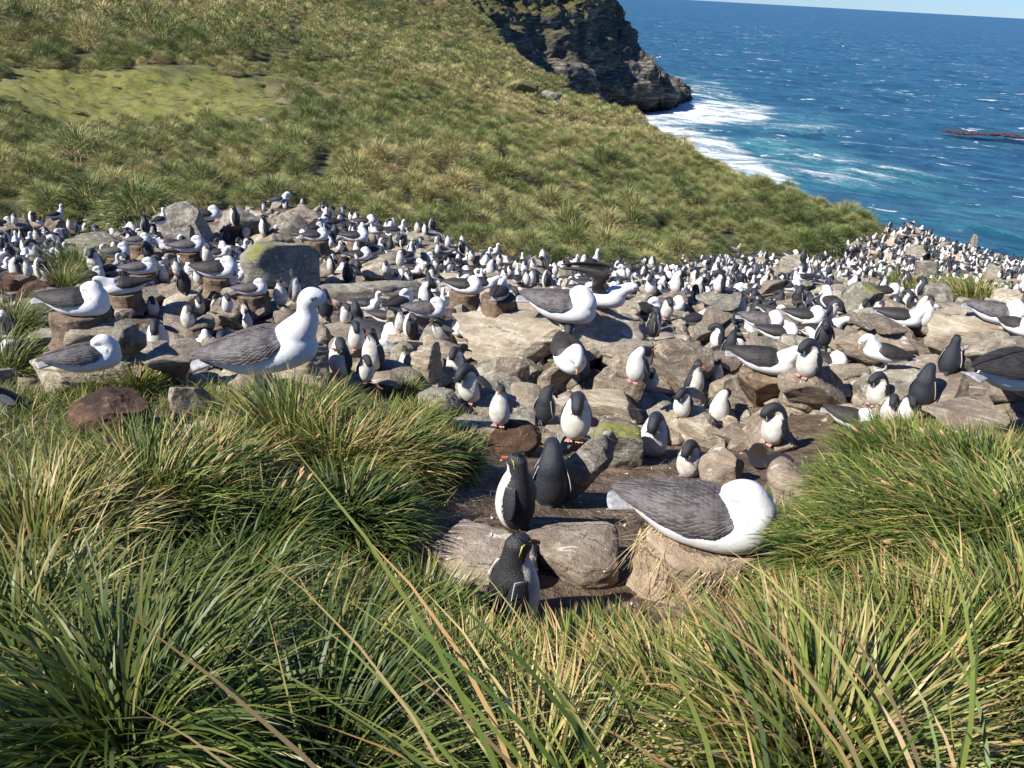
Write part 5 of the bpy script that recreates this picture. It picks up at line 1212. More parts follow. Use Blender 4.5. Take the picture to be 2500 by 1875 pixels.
# raised wings of the calling albatross
def raised_wings(b):
    o = b['o']
    for c in list(o.children):
        if c.name.startswith('wing'): bpy.data.objects.remove(c)
    for s in (1, -1):
        # shoulder, elbow, wrist, tip (leading edge) and the trailing edge behind them
        lead = np.array([(.075 * s, -.08, .17), (.11 * s, -.02, .27), (.13 * s, -.07, .385), (.12 * s, .0, .42), (.10 * s, .14, .43), (.08 * s, .29, .42), (.06 * s, .43, .39)])
        trail = np.array([(.07 * s, .08, .16), (.10 * s, .10, .24), (.12 * s, .06, .32), (.12 * s, .10, .345), (.10 * s, .19, .37), (.08 * s, .31, .39), (.06 * s, .44, .388)])
        def cr2(P, n=34): return spine(np.c_[P, np.ones((len(P), 2))], n)[:, :3]
        A = cr2(lead); B = cr2(trail); v = np.linspace(0, 1, 9)[None, :, None]; P = A[:, None] * (1 - v) + B[:, None] * v; P[..., 0] += s * .012 * np.sin(v[..., 0] * 3.14)
        V, F = sheet(P, .014 * (1 - .7 * v[..., 0]) + np.zeros(P.shape[:2])); me = mesh_np('wing', V, F, [M['wingdark']])
        U, Vv = np.meshgrid(np.linspace(.1, 1, 34), np.linspace(0, 1, 9), indexing='ij'); cc = np.stack([U, Vv, 0 * U], -1).reshape(-1, 3); cattr(me, 'wuv', np.concatenate([cc, cc])); link('wing', me, parent=o)
for b in birds_done:
    if b['pose'] == 'AW': raised_wings(b)
log('named birds', len(birds_done))
# the crowd: smaller birds further off
def crowd():
    rs = np.random.default_rng(2024); taken = [(b['o'].location.x, b['o'].location.y) for b in birds_done]
    rocks_top = []; cand = []
    tries = 0; cell = {}
    def free(x, y, d):
        i, j = int(x / .8), int(y / .8)
        for a in range(i - 1, i + 2):
            for b2 in range(j - 1, j + 2):
                for q in cell.get((a, b2), ()):
                    if (q[0] - x) ** 2 + (q[1] - y) ** 2 < d * d: return False
        return True
    for x, y in taken: cell.setdefault((int(x / .8), int(y / .8)), []).append((x, y))
    out = []
    while tries < 60000 and len(out) < 2100:
        tries += 1; r = math.exp(rs.uniform(math.log(6.6), math.log(52))); az = rs.uniform(-.66, .72); x = r * math.sin(az); y = r * math.cos(az); z = float(base_z(x, y)); p = project([[x, y, z]])[0]; px, py = p[0] / D, p[1] / D
        if not (-30 < px < 2240) or not in_colony(px, py, 4) or py > 850: continue
        if px < 1250 and (r > 30 or rs.random() < (.35 if r < 13 else .12)): continue
        if r < 11.5 and (rs.random() < .35 or px < 760): continue
        if edge_dist(np.array([x]), np.array([y]))[0] > .8: continue
        if 2010 < px < 2140 and 618 < py < 665: continue
        if any(abs(px - v[0]) < v[2] * 1.02 and v[3] - 6 < py < v[4] + 4 and v[2] > 30 for v in ROCKS.values()): continue
        if not free(x, y, (.36 if r > 22 else .33)): continue
        z = zat(x, y, TREES)
        cell.setdefault((int(x / .8), int(y / .8)), []).append((x, y)); out.append((r, x, y, z, px, py))
    return out
CR = crowd(); CR.sort(); log('crowd', len(CR))
n_p = sum(b['sp'] == 'penguin' for b in birds_done); n_a = sum(b['sp'] == 'albatross' for b in birds_done)
rs = np.random.default_rng(11); rest = {'penguin': [], 'albatross': []}
for r, x, y, z, px, py in CR:
    isa = rs.random() < (.46 if r < 16 else .36); sp = 'albatross' if isa else 'penguin'
    pose = (['AS', 'AS', 'AS', 'AU', 'AP', 'AL' if r < 15 else 'AU'] if isa else ['PU', 'PH', 'PT', 'PS', 'PU', 'PH'] if r > 19 else ['PF', 'PH', 'PT', 'PS', 'PH', 'PL'])[int(rs.integers(6))]
    yaw = float(rs.choice([90, 80, 100, -90, 150, 20, 180, 70])) + rs.normal() * 15 if isa else rs.uniform(-180, 180)
    s = float(np.interp(r, [9, 20, 36], [.66, .69, .80]) * rs.normal(1.0, .06)); rot = math.atan2(-x, y) + math.radians(yaw)
    cnt = n_a if isa else n_p
    if cnt < 292:
        o = link(sp, KIT[pose]['mid' if r < 19.2 else 'far'], loc=(x, y, z - .01), rz=rot, scale=s)
        birds_done.append(dict(o=o, sp=sp, pose=pose, yaw=yaw, x=px, y=py, label=None, mound=None, ratio=1, opts='', dist=r))
        if isa: n_a += 1
        else: n_p += 1
    else: rest[sp].append((pose, x, y, z, rot, s))
for sp, L in rest.items():
    if not L: continue
    P = {}; 
    for k, (pose, x, y, z, rot, s) in enumerate(L):
        m = KIT[pose]['far']
        P[k] = (m, x, y, z, rot, s)
    Vs = []; Ls = []; Ts = []; MI = []; dk = []; wv = []; off = 0; mats = []
    cache = {}
    for m, x, y, z, rot, s in P.values():
        if m.name not in cache:
            V = verts_of(m); l_ = np.empty(len(m.loops), np.int32); m.loops.foreach_get('vertex_index', l_); t = np.empty(len(m.polygons), np.int32); m.polygons.foreach_get('loop_total', t); mi = np.empty(len(m.polygons), np.int32); m.polygons.foreach_get('material_index', mi)
            d = np.zeros(len(V), np.float32); m.attributes['dark'].data.foreach_get('value', d); w = np.zeros(len(V) * 4, np.float32); m.attributes['wuv'].data.foreach_get('color', w)
            for mm in m.materials:
                if mm not in mats: mats.append(mm)
            mi = np.array([mats.index(mm) for mm in m.materials])[mi]; cache[m.name] = (V, l_, t, mi, d, w.reshape(-1, 4))
        V, l_, t, mi, d, w = cache[m.name]; Vs.append(frot(V, math.degrees(rot)) * s + (x, y, z - .01)); Ls.append(l_ + off); Ts.append(t); MI.append(mi); dk.append(d); wv.append(w); off += len(V)
    me = bpy.data.meshes.new('distant_' + sp + '_crowd'); V = np.concatenate(Vs).astype(np.float32); Lp = np.concatenate(Ls).astype(np.int32); T = np.concatenate(Ts)
    me.vertices.add(len(V)); me.vertices.foreach_set('co', V.ravel()); me.loops.add(len(Lp)); me.loops.foreach_set('vertex_index', Lp); me.polygons.add(len(T)); me.polygons.foreach_set('loop_start', np.concatenate([[0], np.cumsum(T)[:-1]]).astype(np.int32)); me.polygons.foreach_set('loop_total', T); me.polygons.foreach_set('material_index', np.concatenate(MI).astype(np.int32))
    for mm in mats: me.materials.append(mm)
    me.update(calc_edges=True); me.polygons.foreach_set('use_smooth', np.ones(len(T), bool)); fattr(me, 'dark', np.concatenate(dk)); cattr(me, 'wuv', np.concatenate(wv)[:, :3])
    tag(link('distant_%s_crowd' % sp, me), 'far off mass of tiny %s toward the seaward end of the colony' % ('penguins' if sp == 'penguin' else 'albatrosses'), sp, kind='stuff'); log('rest', sp, len(L))
# birds over the sea
def flying(px, py, dist, bank, yaw, lab):
    kit = KIT['AL']['near']; P = ray(px, py) * dist; root = link('flying_albatross', kit['body'], loc=tuple(P)); root.rotation_euler = (0, math.radians(bank), math.radians(yaw)); tag(root, lab, 'albatross', 'albatrosses gliding over the sea')
    for k in ('tail', 'bill'): link(k, kit[k], parent=root)
    for s in (1, -1):
        u = np.linspace(0, 1, 20)[:, None]; v = np.linspace(0, 1, 5)[None]; Pp = np.zeros((20, 5, 3)); Pp[..., 0] = s * (.08 + 1.05 * u) + 0 * v; Pp[..., 1] = -.05 - .06 * np.sin(u * 3.3) + .12 * u ** 2 + v * .16 * (1 - u ** 3 * .85); Pp[..., 2] = .14 + .10 * np.sin(u * 2.6) - .06 * u ** 2 + 0 * v
        V, F = sheet(Pp, np.full((20, 5), .012)); me = mesh_np('wing', V, F, [M['wingdark']]); cc = np.zeros((200, 3)) + (.4, .5, 0); cattr(me, 'wuv', cc); link('wing', me, parent=root)
flying(1845, 70, 190, 35, 150, 'albatross gliding over the sea, nearest to the horizon'); flying(2058, 114, 190, -30, 200, 'albatross gliding over the open sea, rightmost of the flying ones')
flying(1648, 108, 180, 60, 120, 'albatross gliding over the sea right of the cliff top'); flying(1607, 142, 130, 20, 60, 'dark albatross skimming the sea close to the cliff')
# ------------------------------------------------------------------ labels
ORD = ['', 'second', 'third', 'fourth', 'fifth', 'sixth', 'seventh', 'eighth', 'ninth', 'tenth', 'eleventh', 'twelfth', 'thirteenth', 'fourteenth', 'fifteenth', 'sixteenth', 'seventeenth', 'eighteenth', 'nineteenth', 'twentieth']
LM = dict(ROCKS); LM = {k: v[:3] for k, v in LM.items()}; LM['the standing albatross'] = (640, 740, 90); LM['the tussock edge'] = (1330, 545, 60); LM['the far skyline'] = (2050, 515, 80); LM['the right grass patch'] = (2090, 640, 60); LM['the small left tuft'] = (170, 590, 40)
def nearlm(x, y):
    best = min(LM.items(), key=lambda kv: math.hypot((x - kv[1][0]) / 1.0, (y - kv[1][1]) * 1.6)); (lx, ly, w) = best[1]; dx = x - lx; dy = y - ly
    if abs(dx) > w * .9: rel = 'right of' if dx > 0 else 'left of'
    else: rel = 'behind' if dy < 0 else 'in front of'
    if best[0] in ('the far skyline', 'the tussock edge'): rel = 'near'
    return rel + ' ' + best[0]
def facing(y):
    y = (y + 180) % 360 - 180
    return 'facing us' if abs(y) < 45 else 'from behind' if abs(y) > 135 else 'facing right' if y > 0 else 'facing left'
POSE = {'PU': 'upright', 'PH': 'preening', 'PT': 'back twisting', 'PS': 'side preening', 'PL': 'leaning', 'PF': 'flipper raising', 'PW': 'flapping', 'AS': 'sleeping', 'AU': 'alert', 'AP': 'preening', 'AL': 'low sitting', 'AQ': 'standing', 'AT': 'standing', 'AW': 'calling'}
def auto_labels(recs):
    groups = {}
    for r in recs:
        if r['label']: continue
        base = POSE[r['pose']] + ' ' + r['sp'] + ', ' + facing(r['yaw']) + ', ' + nearlm(r['x'], r['y']); groups.setdefault(base, []).append(r)
    for base, L in groups.items():
        L.sort(key=lambda r: r['x'])
        for k, r in enumerate(L):
            if len(L) == 1: r['label'] = base
            elif k == 0: r['label'] = base + ', leftmost'
            elif k < 19: r['label'] = base + ', ' + ORD[k] + ' from left' if k < len(L) - 1 else base + ', rightmost'
            else: r['label'] = base + ', rightmost'
def fix(s): return s.replace('from behind,', 'seen from the back,')
auto_labels(birds_done)
for b in birds_done:
    lab = fix(b['label']); tag(b['o'], lab, b['sp'], 'rockhopper type penguins of the colony' if b['sp'] == 'penguin' else 'albatrosses resting in the colony')
GL = {'penguin': 'penguins of the colony', 'albatross': 'albatrosses of the colony'}
for b in birds_done: b['o']['group'] = GL[b['sp']]
for k, b in enumerate(birds_done):
    if b['mound']:
        C, r, h = b['mound']
        if 'M' in b['opts']: mound(C, .212, h, 'large nest mound of dried mud and straw in the front clearing', seed=k, straw=420, mat='drymud')
        else: mound(C, r, h, 'mud nest of ' + b['o']['label'], seed=k)
for o in [o for o in bpy.data.objects if o.name.startswith('nest_mound')]:
    o['group'] = 'mud nest mounds under sitting albatrosses'
sl = []
for o, px, py, k in STONES: sl.append((o, ['reddish brown', 'grey', 'pale'][k] + ' stone ' + nearlm(px, py), px))
gr = {}
for o, lab, px in sl: gr.setdefault(lab, []).append((px, o))
for lab, L in gr.items():
    L.sort(key=lambda t: t[0])
    for k, (px, o) in enumerate(L):
        s = lab if len(L) == 1 else lab + (', leftmost' if k == 0 else ', rightmost' if k == len(L) - 1 else ', ' + ORD[min(k, 19)] + ' from left'); tag(o, s, 'stone', 'loose stones among the birds')
log('labels')
# ------------------------------------------------------------------ the big standing albatross
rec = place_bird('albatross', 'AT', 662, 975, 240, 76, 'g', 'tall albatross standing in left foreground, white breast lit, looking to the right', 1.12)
tag(rec['o'], rec['label'], 'albatross', 'albatrosses of the colony')
# ------------------------------------------------------------------ grass
def blades(base, az, lean, curl, L, w, tone, bright, nseg=6, wind=(0, 0), rs=None, twist=.6):
    n = len(base); t = np.linspace(0, 1, nseg + 1); h = np.stack([np.cos(az), np.sin(az)], -1); wd = np.asarray(wind, float)
    pos = np.zeros((n, nseg + 1, 3)); pos[:, 0] = base; p = base.copy()
    for k in range(nseg):
        tm = (k + .5) / nseg; th = lean + curl * tm ** 1.3; hh = h + wd[None] * tm * 1.0; hn = np.linalg.norm(hh, axis=1, keepdims=True) + 1e-6
        st = np.sin(th)[:, None] * hh / hn + wd[None] * tm * .55; ct = np.cos(th); q = np.concatenate([st, ct[:, None]], 1); q /= np.linalg.norm(q, axis=1, keepdims=True)
        p = p + q * (L / nseg)[:, None]; pos[:, k + 1] = p
    tw = rs.normal(size=n) * twist; T = np.gradient(pos, axis=1); T /= np.linalg.norm(T, axis=2, keepdims=True) + 1e-9
    sd_ = np.stack([-np.sin(az + tw), np.cos(az + tw), rs.normal(size=n) * .25], -1)[:, None, :]; sd_ = sd_ - T * (sd_ * T).sum(-1, keepdims=True); sd_ /= np.linalg.norm(sd_, axis=2, keepdims=True) + 1e-9
    prof = np.interp(t, [0, .15, .6, .88, 1], [.7, 1, .85, .42, .04]); ww = (w[:, None] * prof[None])[..., None] * sd_ * .5
    V = np.stack([pos - ww, pos + ww], 2).reshape(-1, 3)
    k = np.arange(nseg); f = np.stack([2 * k, 2 * k + 1, 2 * k + 3, 2 * k + 2], -1); F = (f[None] + (np.arange(n) * 2 * (nseg + 1))[:, None, None]).reshape(-1, 4)
    tn = np.zeros((n, nseg + 1, 2, 3)); tn[..., 0] = tone[:, None, None]; tn[..., 1] = t[None, :, None]; tn[..., 2] = bright[:, None, None]
    return V, F, tn.reshape(-1, 3)
def grass_mesh(name, parts, mat):
    Vs, Fs, Ts, off = [], [], [], 0
    for V, F, T in parts: Vs.append(V); Fs.append(F + off); Ts.append(T); off += len(V)
    me = mesh_np(name, np.concatenate(Vs), np.concatenate(Fs), [mat], True); cattr(me, 'tone', np.concatenate(Ts)); return me
def pedestal(r, h, seed):
    V, F = rock_verts(seed, 3, .95, 1, .12, .03); return V * np.array([2 * r, 2 * r, h * 2]), F
def seed_heads(rs, n, r, h, wind):
    """dense ears on long stalks"""
    st = []; hd = []
    for k in range(n):
        a = rs.uniform(0, 6.28); b = np.array([math.cos(a) * r * rs.uniform(.1, .8), math.sin(a) * r * rs.uniform(.1, .8), .04]); d = np.array([math.cos(a) * .5 + wind[0], math.sin(a) * .5 + wind[1], 1.0]); d /= np.linalg.norm(d); L = h * rs.uniform(.7, 1.05)
        st.append((b, d, L, .05, .0016)); e = b + d * L + (0, 0, -.05); d2 = d + (wind[0], wind[1], -.3); d2 /= np.linalg.norm(d2); l = rs.uniform(.03, .06)
        hd.append(tube(spine([(*e, .003, .003), (*(e + d2 * l * .35), .008, .008), (*(e + d2 * l * .75), .007, .007), (*(e + d2 * l), .002, .002)], 8), 7))
    return blades_solid(st, 4), hd
def tussock(px, py, r, h, n, wind, dry, label, seed, w=.0045, cx=None, droop=1.0, heads=0, loc=None, brown=0.0, spread=1.0, az0=None):
    rs = np.random.default_rng(seed); fs = 1.0 if (seed >= 50 or loc is not None) else .56 if py > 1330 else .50 if px > 1600 else .66; dk = {9: .5, 11: .35, 12: .35, 13: .3, 44: .3, 45: .3, 5: .5, 10: .7}.get(seed, 1); h *= fs; droop *= 1.15 if fs < 1 else 1; w *= 1.65 if seed < 50 else 1; n = int(n * (.8 if seed < 50 else 1))  # dk puts shading into the blade colour of some left tussocks
    if loc is None:
        q = hit(px * D, py * D, [GB]); P = np.array(q[0])
    else: P = np.array([loc[0], loc[1], zat(loc[0], loc[1])])
    n1 = n; rad = r * .55 * np.sqrt(rs.random(n1)); ph = rs.uniform(0, 2 * math.pi, n1); base = np.stack([rad * np.cos(ph), rad * np.sin(ph), .10 * h * np.cos(rad / (r * .55) * 1.5)], -1)
    az = ph + rs.normal(size=n1) * .55; q = rad / (r * .55); lean = (.08 + .62 * q * spread + rs.normal(size=n1) * .14); curl = np.clip(rs.normal(.95, .38, n1), .15, 2.0) * droop
    L = h * rs.uniform(.62, 1.35, n1) * (1.12 - .15 * q); ww = w * rs.uniform(.6, 1.25, n1)
    # colour comes in sheaves, not per blade
    sheaf = np.floor(ph * 3 + rs.normal(size=n1) * .3).astype(int) % 19; stn = rs.normal(size=19) * .13
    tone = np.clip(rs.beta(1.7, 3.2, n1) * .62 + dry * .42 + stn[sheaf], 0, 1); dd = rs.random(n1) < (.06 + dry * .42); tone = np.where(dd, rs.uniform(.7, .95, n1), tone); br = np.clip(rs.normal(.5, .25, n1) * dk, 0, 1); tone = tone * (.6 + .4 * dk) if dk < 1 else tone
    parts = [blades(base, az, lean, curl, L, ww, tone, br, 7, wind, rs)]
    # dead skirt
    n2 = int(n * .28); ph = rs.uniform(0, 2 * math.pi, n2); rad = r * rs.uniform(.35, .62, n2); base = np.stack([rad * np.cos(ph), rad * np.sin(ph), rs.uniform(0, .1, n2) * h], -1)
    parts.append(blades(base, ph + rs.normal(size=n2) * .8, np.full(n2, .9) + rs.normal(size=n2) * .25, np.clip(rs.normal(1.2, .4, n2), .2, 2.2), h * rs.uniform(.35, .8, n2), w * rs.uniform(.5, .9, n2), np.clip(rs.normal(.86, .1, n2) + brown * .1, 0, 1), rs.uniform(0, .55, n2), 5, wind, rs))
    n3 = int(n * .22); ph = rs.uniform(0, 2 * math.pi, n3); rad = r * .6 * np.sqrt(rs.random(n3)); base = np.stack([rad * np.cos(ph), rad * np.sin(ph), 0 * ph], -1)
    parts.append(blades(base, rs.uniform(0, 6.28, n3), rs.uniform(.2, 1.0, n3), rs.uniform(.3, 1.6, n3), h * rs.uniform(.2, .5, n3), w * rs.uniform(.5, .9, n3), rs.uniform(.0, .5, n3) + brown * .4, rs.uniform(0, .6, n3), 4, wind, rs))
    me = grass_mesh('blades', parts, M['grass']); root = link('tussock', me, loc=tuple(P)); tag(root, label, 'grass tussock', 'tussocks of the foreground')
    V, F = pedestal(r * .42, h * .16, seed); link('root_mound', mesh_np('root_mound', V, F, [M['peat']]), parent=root)
    if heads:
        (V1, F1), hds = seed_heads(rs, heads, r * .6, h * 1.0, wind); link('stalks', mesh_np('stalks', V1, F1, [M['straw']]), parent=root); [link('seed_head', mesh_np('seed_head', V2, F2, [M['seed']]), parent=root) for V2, F2 in hds]
    return root
WR = (.30, .05); WL = (-.35, .10)
tussock(630, 1000, .42, .50, 3300, (.05, -.05), .16, 'big green tussock right below the standing albatross', 1, heads=10, droop=.8)
tussock(430, 1090, .32, .44, 2000, (-.1, 0), .24, 'grey green tussock with seed heads, left of the one below the standing albatross', 2, heads=12)
tussock(720, 1050, .40, .42, 2600, (.1, 0), .32, 'yellow green tussock with brown tips in the middle of the left grass mass', 3, heads=9)
tussock(820, 1030, .36, .44, 2400, (.15, -.1), .18, 'dense green tussock beside the dark gap left of the two dark penguins', 4)
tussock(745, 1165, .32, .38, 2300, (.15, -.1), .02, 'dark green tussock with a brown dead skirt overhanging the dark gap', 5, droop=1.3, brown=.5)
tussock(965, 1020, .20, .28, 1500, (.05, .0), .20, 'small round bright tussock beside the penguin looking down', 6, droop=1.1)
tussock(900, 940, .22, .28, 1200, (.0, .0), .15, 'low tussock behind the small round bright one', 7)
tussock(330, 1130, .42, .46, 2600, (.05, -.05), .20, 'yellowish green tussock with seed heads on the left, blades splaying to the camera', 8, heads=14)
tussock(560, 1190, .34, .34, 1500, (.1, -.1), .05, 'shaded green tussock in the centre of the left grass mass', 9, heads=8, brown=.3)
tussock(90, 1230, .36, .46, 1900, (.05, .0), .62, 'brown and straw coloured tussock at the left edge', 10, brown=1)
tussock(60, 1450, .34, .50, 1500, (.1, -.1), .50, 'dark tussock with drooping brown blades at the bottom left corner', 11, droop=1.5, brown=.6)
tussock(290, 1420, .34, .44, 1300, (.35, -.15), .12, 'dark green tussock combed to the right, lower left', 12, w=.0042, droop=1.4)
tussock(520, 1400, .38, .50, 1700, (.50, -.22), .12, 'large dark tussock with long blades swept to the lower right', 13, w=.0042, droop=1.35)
tussock(760, 1480, .32, .42, 1500, (.38, -.12), .28, 'green tussock with straw blades at the bottom left of centre', 14)
tussock(905, 1385, .17, .34, 900, (.08, .05), .10, 'upright green clump left of the nearest penguin', 15, droop=.6)
tussock(1330, 1440, .16, .24, 900, (.15, .1), .12, 'small spiky green clump in front of the broad flat rock', 16, droop=.8)
tussock(980, 1580, .30, .36, 2000, (-.10, .12), .38, 'straw and green tussock at the bottom centre below the nearest penguin', 17, w=.0046, droop=.8)
tussock(1230, 1590, .30, .34, 2000, (-.12, .08), .45, 'pale straw tussock at the bottom right of centre', 18, w=.0046, droop=.8)
tussock(1480, 1590, .30, .30, 2000, (-.18, .05), .55, 'straw coloured tussock in front of the front nest mound', 19, w=.0045, droop=.8)
tussock(1760, 1530, .32, .38, 2300, (-.05, .12), .48, 'golden tussock with upright orange tips, right of the front nest mound', 20, w=.0045, droop=.7)
tussock(2000, 1530, .34, .42, 2300, (.10, .08), .35, 'mixed green and straw tussock near the bottom right corner', 21, w=.0045, droop=.8)
tussock(2190, 1450, .34, .44, 2000, (-.10, .08), .22, 'green tussock at the bottom right edge', 22, w=.0045)
tussock(1440, 1640, .28, .38, 1700, (-.2, .1), .42, 'low straw tussock at the bottom edge right of centre', 23, w=.0042)
tussock(1830, 1650, .28, .38, 1600, (-.1, .1), .35, 'thick tussock at the bottom edge on the right', 24, w=.0042)
tussock(1960, 1060, .46, .50, 3400, (-.28, -.02), .08, 'tall green tussock with blades flung left beside the hidden penguins', 25, droop=.9, heads=7)
tussock(2120, 1080, .42, .44, 2600, (-.1, .0), .16, 'tussock with seed heads at the right edge below the flat brown slab', 26, heads=9, droop=.8)
tussock(1890, 1120, .34, .40, 2200, (-.30, -.05), .05, 'green tussock right behind the big grey winged albatross', 27, droop=1.2)
tussock(2060, 1230, .46, .54, 3400, (-.55, -.05), .18, 'huge tussock combed to the left across the right side', 28, droop=1.4, heads=8)
tussock(1880, 1260, .38, .44, 2600, (-.45, -.05), .12, 'green tussock combed left, right of the front nest mound', 29, droop=1.3)
tussock(2200, 1240, .42, .56, 2400, (-.55, .0), .10, 'deep green tussock with very long blades at the right edge', 30, droop=1.2)
tussock(1740, 1350, .20, .28, 1000, (-.20, .05), .35, 'small straw clump at the right foot of the front nest mound', 31, droop=1.4)
# very near, long blades crossing the bottom of the picture
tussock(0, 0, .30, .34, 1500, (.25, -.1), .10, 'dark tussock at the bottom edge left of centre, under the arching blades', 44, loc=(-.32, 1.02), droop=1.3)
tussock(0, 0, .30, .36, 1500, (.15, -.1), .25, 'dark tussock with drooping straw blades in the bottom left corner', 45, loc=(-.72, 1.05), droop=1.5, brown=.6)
tussock(0, 0, .28, .30, 1400, (-.1, .1), .35, 'straw and green tussock at the very bottom of the picture, centre', 46, loc=(.08, .98), droop=1.1)
tussock(0, 0, .28, .30, 1400, (-.1, .1), .35, 'straw and green tussock at the very bottom of the picture, right', 47, loc=(.62, 1.05), droop=1.1)
tussock(0, 0, .24, .74, 120, (-1.05, .10), .34, 'sparse very near tussock with long arching blades at the bottom left', 41, w=.0046, loc=(.12, .52), droop=.9, spread=.8)
tussock(0, 0, .22, .60, 100, (-.95, .15), .36, 'sparse very near tussock with long blades at the bottom centre', 42, w=.0048, loc=(.30, .58), droop=.7, spread=.8)
tussock(0, 0, .22, .48, 90, (-.75, .20), .45, 'sparse very near tussock at the bottom right', 43, w=.0046, loc=(.66, .68), droop=.8, spread=.8)
# small tufts among the rocks and on the shore side
def small(px, py, r, h, n, lab, seed, dry=.1, w=.006, droop=1.0): return tussock(px, py, r, h, n, (.12, 0), dry, lab, seed, w=w, droop=droop)
small(165, 592, .34, .42, 700, 'small green tuft between the leaning penguin and the nest mounds, upper left', 50)
small(140, 625, .26, .32, 500, 'small dark green tuft on the slope above the peat hummock', 51)
small(30, 720, .30, .35, 700, 'grass tuft at the left edge above the lying albatross', 52)
small(15, 820, .26, .35, 700, 'green tuft at the left edge beside the bent black penguin', 53)
small(200, 850, .22, .16, 700, 'fringe of short grass on top of the bare peat mound', 54, .2, droop=.7)
small(300, 850, .20, .16, 600, 'right fringe of short grass on the bare peat mound', 55, .2, droop=.7)
small(880, 858, .12, .16, 300, 'tiny green sprout in front of the round headed penguin', 56, .1, .004)
small(2060, 650, .80, .42, 900, 'left half of the round grass patch among the far birds on the right', 57, .25, .016)
small(2115, 662, .80, .40, 900, 'right half of the round grass patch among the far birds on the right', 58, .3, .016)
small(1975, 660, .5, .42, 500, 'yellowish grass tuft by the shaded grey rock on the right', 59, .4, .012)
small(1940, 625, .45, .38, 400, 'grass tuft growing on the split rock on the right', 60, .35, .012)
small(2010, 590, .4, .45, 400, 'dark grass tuft beside the grey slab on edge', 61, .15, .012)
log('tussocks')
# low mixed grass between the tussocks
def turf():
    rs = np.random.default_rng(77); n = 30000; X = rs.uniform(-3.6, 3.4, n); Y = rs.uniform(.5, 5.6, n); Z = base_z(X, Y); col, _, _ = zones(X, Y, Z); p = project(np.stack([X, Y, Z], -1)); px = p[:, 0] / D; py = p[:, 1] / D
    keep = (col < .25) & ~((px > 300) & (px < 540) & (py > 890) & (py < 1010)) & ~((px < 900) & (py > 1130) & (rs.random(n) < .6)) & (px > -150) & (px < 2360) & (p[:, 2] > 0) & (py > 845) & (py < 1900) & ~((px > 1640) & (py < 925)); X, Y, px, py = X[keep], Y[keep], px[keep], py[keep]
    Z = np.array([zat(a, b) for a, b in zip(X, Y)]); m = len(X); lf = smooth(900, 300, px) * smooth(1250, 1000, py)
    dryp = np.clip(fbm(np.stack([X, Y, Z], -1) * 1.4, 3, 3) * .5 + .28 + .25 * smooth(1100, 1700, px) * smooth(1200, 1350, py), 0, 1)
    base = np.stack([X, Y, Z - .01], -1); parts = []
    for rep in range(3):
        b2 = base + np.c_[rs.normal(size=(m, 2)) * .02, np.zeros(m)]
        tone = np.clip(rs.beta(1.8, 3, m) * .55 + dryp * .5 * rs.random(m), 0, 1); tone = np.where(rs.random(m) < .15, rs.uniform(.7, .95, m), tone)
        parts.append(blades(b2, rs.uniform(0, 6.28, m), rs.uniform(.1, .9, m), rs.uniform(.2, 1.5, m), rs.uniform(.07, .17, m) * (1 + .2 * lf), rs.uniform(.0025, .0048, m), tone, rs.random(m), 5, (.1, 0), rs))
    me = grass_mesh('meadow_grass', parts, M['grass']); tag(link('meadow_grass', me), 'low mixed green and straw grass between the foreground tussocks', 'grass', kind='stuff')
turf(); log('turf')
# straw, droppings and feather scraps on the trodden ground
def litter():
    rs = np.random.default_rng(66); it = []; wh = []
    for _ in range(1500):
        x = rs.uniform(-1.2, 2.6); y = rs.uniform(2.2, 6.2); z = base_z(x, y); p = project([[x, y, float(z)]])[0]; col = zones(np.array([x]), np.array([y]), np.array([float(z)]))[0][0]
        if col < .5: continue
        z = zat(x, y, TREES) + .006; a = rs.uniform(0, 6.28)
        if rs.random() < .75: it.append(((x, y, z), (math.cos(a), math.sin(a), rs.normal() * .12), rs.uniform(.02, .11), .0, rs.uniform(.0007, .0018)))
        else: wh.append(((x, y, z), (math.cos(a), math.sin(a), .05), rs.uniform(.01, .03), .0, rs.uniform(.003, .007)))
    V, F = blades_solid(it, 3); V2, F2 = blades_solid(wh, 3); n1 = len(F[0]); me = mesh_np('ground_litter', np.concatenate([V, V2]), np.concatenate([F[0], F2[0] + len(V)]), [M['straw'], mat_plain('dropping', (.62, .60, .55), .9, .2, 90, 0)], False, [0] * n1 + [1] * len(F2[0]))
    tag(link('ground_litter', me), 'bits of straw and pale feather scraps littering the trodden ground', 'litter', kind='stuff')
litter()
